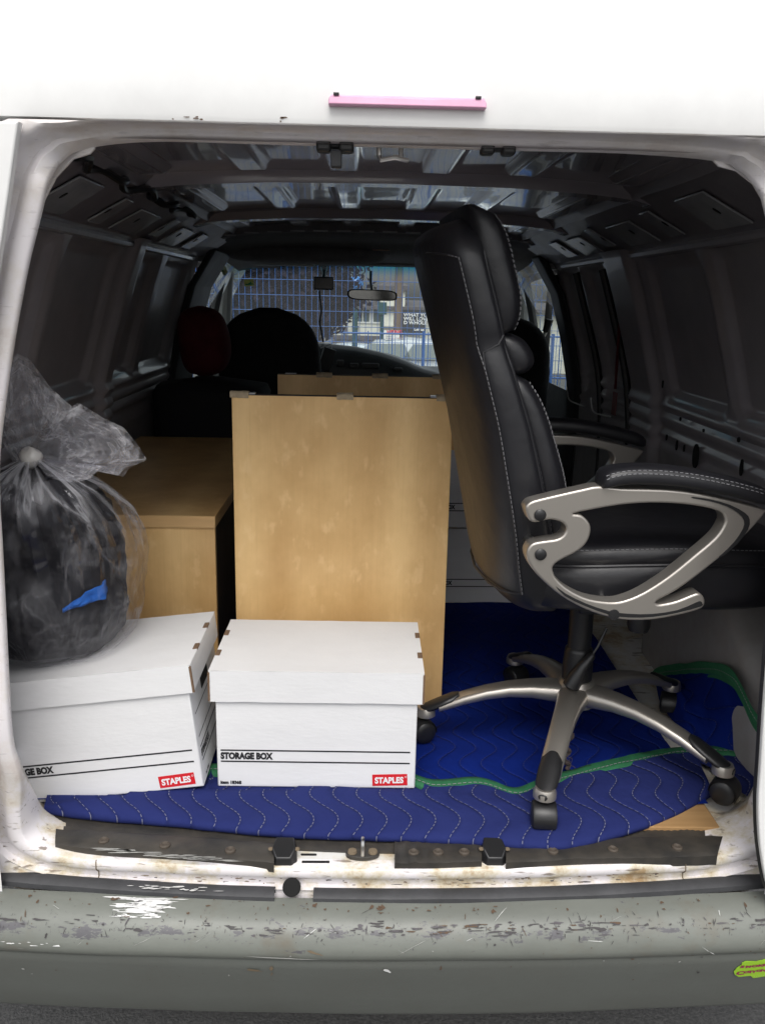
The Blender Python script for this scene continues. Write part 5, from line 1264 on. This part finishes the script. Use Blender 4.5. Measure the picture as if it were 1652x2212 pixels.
# blue welded wire fence panels
def bar(mb, a, b, r): mb.tube([a, b], r, n=5)
def me_of(mb, name, M):
    o = mb.build(name, M, None); me = o.data; bpy.data.objects.remove(o); ORG.pop(name, None); return me
PWD, FHT, FY = 3.4, 2.05, 7.2
m1 = MB(); bar(m1, Vector((0, 0, 0)), Vector((0, 0, FHT-.12)), .0028); vme = me_of(m1, 'vertical_wire', BLUEP)
m1 = MB(); bar(m1, Vector((0, 0, 0)), Vector((PWD-.06, 0, 0)), .0030); hme = me_of(m1, 'horizontal_wire', BLUEP)
gz = ground_z(FY)
for px0, lb in ((-5.42, 'blue welded wire fence panel past the driver window'), (-2.0, 'blue welded wire fence panel straight ahead of the windscreen'), (1.42, 'blue welded wire fence panel past the passenger window')):
    f = thing('fence_panel', lb, 'fence', (px0, FY, gz), 0, 'blue fence panels along the lot')
    for x in (0, PWD-.03):
        mb = MB(); bar(mb, Vector((x, 0, 0)), Vector((x, 0, FHT)), .019); mb.build('post', BLUEP, f, local=True)
    for z in (.06, FHT-.02):
        mb = MB(); bar(mb, Vector((0, 0, z)), Vector((PWD-.03, 0, z)), .016); mb.build('rail', BLUEP, f, local=True)
    k = 0
    while .06+k*.0577 < PWD-.05:
        o = bpy.data.objects.new('vertical_wire', vme); COL.objects.link(o); o.parent = f; o.location = (.06+k*.0577, .004, .08); k += 1
    k = 0
    while .14+k*.143 < FHT-.06:
        o = bpy.data.objects.new('horizontal_wire', hme); COL.objects.link(o); o.parent = f; o.location = (.02, -.003, .14+k*.143); k += 1
    mb = MB(); mb.box((PWD/2, 0, .015), (.5, .6, .03)); 
# second fence line lower down by the street
m1 = MB(); bar(m1, Vector((0, 0, 0)), Vector((0, 0, 1.05)), .012); pme = me_of(m1, 'picket', BLUEP)
fy2 = 17.0; zt2 = a6(1150, 572, fy2).z
f = thing('street_fence', 'low blue picket fence along the street below the beige building', 'fence', (-4.2, fy2, ground_z(fy2)))
for z in (zt2-ground_z(fy2), zt2-ground_z(fy2)-.85):
    mb = MB(); bar(mb, Vector((0, 0, z)), Vector((11, 0, z)), .02); mb.build('rail', BLUEP, f, local=True)
for k in range(44):
    o = bpy.data.objects.new('picket', pme); COL.objects.link(o); o.parent = f; o.location = (k*.25, .0, zt2-ground_z(fy2)-1.0)
for k in range(5):
    mb = MB(); bar(mb, Vector((k*2.7, 0, 0)), Vector((k*2.7, 0, zt2-ground_z(fy2)+.06)), .035); mb.build('post', BLUEP, f, local=True)
# beige building
BY = 42.0
STUC = mat('beige stucco', (.70, .69, .60), .85, var=.12, vscale=3); ROOF = mat('grey shingle roof', (.11, .10, .105), .9, var=.3, vscale=6); GLAS = mat('window glass', (.10, .13, .125), .12); TRIM = mat('white trim', (.75, .75, .72), .6)
p = a6(845, 362, BY); x0 = p.x; zr = p.z; gb = ground_z(BY)-.1
bd = thing('beige_building', 'two storey beige stucco building with shingled roof behind the street fence', 'building', (x0+9, BY, gb))
def rect_wall(name, M, x0, x1, y0, y1, z0, z1, parent): return boxpart(name, M, parent, Vector((x0, y0, z0)), Vector((x1, y1, z1)), 0)
rect_wall('wall', STUC, x0, x0+26, BY, BY+9, gb, zr, bd)
mb = MB(); zq = a6(845, 330, BY).z
mb.add([Vector(v) for v in ((x0-.4, BY-.5, zr), (x0+26.4, BY-.5, zr), (x0+26.4, BY+4, zq+.1), (x0-.4, BY+4, zq+.1), (x0-.4, BY-.5, zr-.15), (x0+26.4, BY-.5, zr-.15))], [(0, 1, 2, 3), (0, 4, 5, 1)]); mb.build('roof', ROOF, bd, sm=False)
tw0, tw1 = a6(1192, 200, BY), a6(1368, 365, BY); t_ = rect_wall('stair_tower', STUC, tw0.x, tw1.x, BY-.3, BY+3, tw1.z-1.0, tw0.z-.3, bd)
mb = MB(); mb.loft([[Vector((x, y, z)) for x, y in ((tw0.x-.2, BY-.5), (tw1.x+.2, BY-.5), (tw1.x+.2, BY+3.2), (tw0.x-.2, BY+3.2))] for z in (tw0.z-.32, tw0.z-.1)]+[[Vector((x, y, tw0.z+.15)) for x, y in ((tw0.x+.3, BY), (tw1.x-.3, BY), (tw1.x-.3, BY+2.6), (tw0.x+.3, BY+2.6))]]); mb.build('tower_roof', ROOF, t_, sm=False)
for (a, b, c, d) in ((1008, 395, 1105, 485), (1138, 395, 1252, 488), (1420, 395, 1500, 480)):
    q0, q1 = a6(a, b, BY-.05), a6(c, d, BY-.05); w_ = rect_wall('window', TRIM, q0.x-.08, q1.x+.08, BY-.06, BY-.01, q1.z-.08, q0.z+.08, bd)
    xm = (q0.x+q1.x)/2
    for xa, xb in ((q0.x, xm-.03), (xm+.03, q1.x)): rect_wall('pane', GLAS, xa, xb, BY-.075, BY-.061, q1.z, q0.z, w_)
for cy, h in ((600, .10), (640, .10)):
    q = a6(830, cy, BY-.1); q1 = a6(1200, cy, BY-.1); rect_wall('ledge', ROOF, q.x, q1.x, BY-.2, BY-.02, q.z-h, q.z+h, bd)
for (a, b, c, d) in ((905, 522, 940, 562), (850, 545, 864, 565), (975, 515, 1028, 524), (1040, 622, 1100, 668)):
    q0, q1 = a6(a, b, BY-.1), a6(c, d, BY-.1); rect_wall('wall_box', ROOF, q0.x, q1.x, BY-.3, BY-.02, q1.z, q0.z, bd)
q0, q1 = a6(1350, 395, BY-.6), a6(1520, 570, BY-.6); sg = thing('shop_board', 'black shop board with rows of white lettering on the beige building', 'sign', ((q0.x+q1.x)/2, BY-.5, q1.z))
rect_wall('panel', mat('black board', (.02, .021, .022), .5), q0.x, q1.x, BY-.5, BY-.35, q1.z, q0.z, sg)
mb = MB()
for s, cy, cx in (('WHAT YOU', 445, 1362), ('WILL LOVE', 474, 1362), ('D WHOLE', 503, 1362), ('Let us', 552, 1440)):
    q = a6(cx, cy, BY-.6); mb.mesh(text2d(s, .22 if cy < 540 else .18, 1.1, .004), frame_mat((q.x, BY-.51, q.z), (1, 0, 0), (0, 0, 1)))
mb.build('lettering', LABW, sg, sm=False)
# white house at the far left and a neighbour at the right
HY = 34.0; q0, q1 = a6(-60, 330, HY), a6(120, 330, HY); zt = q0.z
h = thing('white_house', 'white clapboard house showing past the left edge of the purple tree', 'house', ((q0.x+q1.x)/2-2, HY, ground_z(HY)))
rect_wall('wall', mat('white siding', (.66, .68, .70), .7), q0.x-5, q1.x, HY, HY+7, ground_z(HY)-.1, zt, h)
for k in range(16):
    z = zt-.25-k*.22; rect_wall('clapboard', TRIM, q0.x-5, q1.x+.01, HY-.03, HY-.001, z, z+.20, h)
mb = MB(); mb.add([Vector(v) for v in ((q0.x-5.3, HY-.4, zt), (q1.x+.3, HY-.4, zt), (q1.x+.3, HY+3.5, zt+2.0), (q0.x-5.3, HY+3.5, zt+2.0))], [(0, 1, 2, 3)]); mb.build('roof', ROOF, h, sm=False)
# dark hedge/trees far right over the roof
def leafy(mb, c, rad, n, size, rng, mi=0, squash=.85):
    for k in range(n):
        d = Vector((rng.gauss(0, 1), rng.gauss(0, 1), rng.gauss(0, 1))).normalized(); r = rad*(rng.random()**.45)*(1+.35*noise.noise(d*2.2+c))
        p = c+Vector((d.x*r, d.y*r, d.z*r*squash)); a = Vector((rng.gauss(0, 1), rng.gauss(0, 1), rng.gauss(0, .7))).normalized(); b = a.cross(Vector((rng.gauss(0, 1), rng.gauss(0, 1), rng.gauss(0, 1)))).normalized(); s = size*rng.uniform(.6, 1.4)
        mb.add([p-a*s, p+b*s*.55, p+a*s, p-b*s*.55], [(0, 1, 2, 3)], mi)
rg_ = random.Random(3)
PURP = mat('purple maple leaves', (.034, .025, .037), .9, var=.5, vscale=3, spec=.1); BARK = mat('bark', (.10, .085, .07), .9, var=.4, vscale=20)
TY = 13.0; tc_ = a6(440, 250, TY); tr = thing('maple_tree', 'dark purple maple tree filling the left side of the windscreen', 'tree', (tc_.x, TY, ground_z(TY)))
base = Vector((tc_.x+.35, TY, ground_z(TY)))
mb = MB(); mb.tube(catmull([base+Vector((0, 0, -.1)), base+Vector((.03, 0, .8)), base+Vector((-.05, .05, 1.8)), base+Vector((.05, 0, 3.0))], 5), [.17-.006*k for k in range(16)], n=10)
for k in range(9):
    a = k*2.4; st_ = base+Vector((0, 0, 1.3+.2*k)); mb.tube(catmull([st_, st_+Vector((.5*math.cos(a), .5*math.sin(a), .35)), st_+Vector((1.1*math.cos(a), 1.1*math.sin(a), .75))], 4), [.06-.005*j for j in range(9)], n=6)
mb.build('trunk', BARK, tr, ang=60)
mb = MB()
for (cx, cy, yy, rad, nl) in ((300, 180, TY, 1.05, 1700), (560, 200, TY-.3, 1.0, 1600), (160, 260, TY+.3, .75, 1000), (430, 330, TY, .95, 1500), (700, 300, TY+.2, .70, 1000), (790, 360, TY, .42, 420), (850, 285, TY, .32, 300), (620, 420, TY, .55, 700), (300, 420, TY+.4, .7, 800), (120, 380, TY+.4, .35, 300), (450, -60, TY, 1.6, 2200), (160, -20, TY, 1.3, 1500), (700, 80, TY, .55, 600), (735, 470, TY, .22, 140)):
    leafy(mb, a6(cx, cy, yy), rad, int(nl*2.2), .055, rg_)
mb.build('crown', PURP, tr, sm=False)
# poles and lamps
def pole(name, label, cat, cx, cyt, y, r, M, extra=None):
    t = a6(cx, cyt, y); o = thing(name, label, cat, (t.x, y, ground_z(y)))
    mb = MB(); n_ = 6; mb.tube([Vector((t.x, y, ground_z(y)-.1+(t.z-ground_z(y)+.1)*k/n_)) for k in range(n_+1)], [r*(1.15-.25*k/n_) for k in range(n_+1)], n=10); mb.build('shaft', M, o); return o, t
POLEW = mat('weathered pole wood', (.42, .36, .29), .85, var=.3, vscale=10, stretch=(1, 1, .1)); POLED = mat('brown pole wood', (.17, .125, .09), .85, var=.3, vscale=10, stretch=(1, 1, .1)); TEAL = mat('dark green metal', (.012, .06, .06), .5)
pole('utility_pole', 'pale weathered utility pole standing against the purple tree', 'pole', 742, 60, 14.5, .075, POLEW)
o, t = pole('utility_pole', 'brown utility pole between the stair tower and the black shop board', 'pole', 1336, -200, 24, .12, POLED)
mb = MB(); mb.box(t+Vector((0, 0, -.6)), (1.6, .1, .12)); mb.build('crossarm', POLED, o)
o, t = pole('lamp_post', 'dark green lamp post topped by a blue globe', 'street lamp', 1002, 240, 21, .07, TEAL)
mb = MB(); mb.lathe([(.02, -.02), (.17, .0), (.21, .10), (.19, .20), (.10, .29), (.03, .32), (.03, .42)], t, 16); mb.build('globe', mat('blue globe', (.03, .16, .42), .3), o)
o, t = pole('sign_post', 'slim dark green post beside the white notice board', 'post', 1203, 340, 21, .05, TEAL)
mb = MB(); mb.box(t+Vector((0, -.06, -.15)), (.22, .02, .3)); mb.build('plate', TEAL, o)
q0, q1 = a6(1215, 550, 20), a6(1328, 682, 20); sg = thing('notice_board', 'white notice board with red heading HIRING behind the fence', 'sign', ((q0.x+q1.x)/2, 20, ground_z(20)))
rect_wall('board', TRIM, q0.x, q1.x, 20, 20.05, q1.z, q0.z, sg)
for x in (q0.x+.05, q1.x-.05): rect_wall('leg', TEAL, x-.03, x+.03, 20.05, 20.1, ground_z(20), q1.z+.2, sg)
mb = MB(); q = a6(1236, 573, 20); mb.mesh(text2d('HIRING', .115, .95, .005), frame_mat((q.x, 19.99, q.z), (1, 0, 0), (0, 0, 1)), 0)
for k in range(3):
    q = a6(1228, 596+k*14, 20); mb.mesh(text2d('---------', .055, .9, .002), frame_mat((q.x, 19.99, q.z), (1, 0, 0), (0, 0, 1)), 1)
mb.build('lettering', [RED, INK], sg, sm=False)
# parked car, silver, mostly below the dash line
def car(label, cx, cyroof, y, M, length=4.4, group='cars parked along the street'):
    t = a6(cx, cyroof, y); g_ = ground_z(y); hgt = min(1.75, max(1.35, t.z-g_)); o = thing('parked_car', label, 'car', (t.x, y, g_), 0, group); base = Vector((t.x, y, t.z-hgt))
    rings = []
    prof_ = [(-length/2, .55, .62), (-length/2+.12, .80, .80), (-length*.40, .92, .84), (-length*.27, .96, .84), (-length*.16, 1.0, .70), (0, 1.0, .70), (length*.17, 1.0, .70), (length*.30, .97, .84), (length*.43, .90, .84), (length/2-.06, .75, .80), (length/2, .5, .6)]
    zt_ = [.72, .90, .96, 1.0, hgt-.08, hgt, hgt-.05, 1.02, .95, .85, .65]
    for (x, f, w), zt in zip(prof_, zt_):
        rings.append([base+Vector((x, yy*w, z)) for yy, z in ((-.95, .28), (-1.0, .6), (-.97, min(zt, .88)), (-.78 if zt > 1.1 else -.9, zt-.03), (-.5, zt), (.5, zt), (.78 if zt > 1.1 else .9, zt-.03), (.97, min(zt, .88)), (1.0, .6), (.95, .28))])
    mb = MB(); mb.loft(rings); body = mb.build('body', M, o, ang=40)
    for xa, xb in ((-.95, -.06), (.02, .82)):
        mb = MB(); vs = [base+Vector((xa-.12, -.72, .98)), base+Vector((xb+.15, -.72, .98)), base+Vector((xb, -.60, hgt-.12)), base+Vector((xa+.12, -.60, hgt-.12))]; vs = [v+Vector((0, -.04, 0)) for v in vs]; mb.loft([vs, [v+Vector((0, .03, 0)) for v in vs]]); mb.build('window', GLAS, o, sm=False)
    for sx in (-.30, .31):
        for sy in (-.82, .82):
            mb = MB(); MXw = Matrix.Rotation(R(90), 3, 'X'); mb.lathe([(.10, -.1), (.31, -.1), (.33, -.07), (.33, .07), (.31, .1), (.10, .1)], base+Vector((sx*length, sy, .33)), 20, MXw); mb.build('wheel', PLASTIC, o)
car('silver parked car with a rounded roof beside the white notice board', 1380, 602, 19, mat('silver car paint', (.50, .53, .55), .25, metal=.4, coat=.6))
car('pale blue parked car in front of the beige building wall', 960, 640, 26, mat('pale blue car paint', (.40, .46, .50), .25, metal=.3, coat=.6), 4.2)
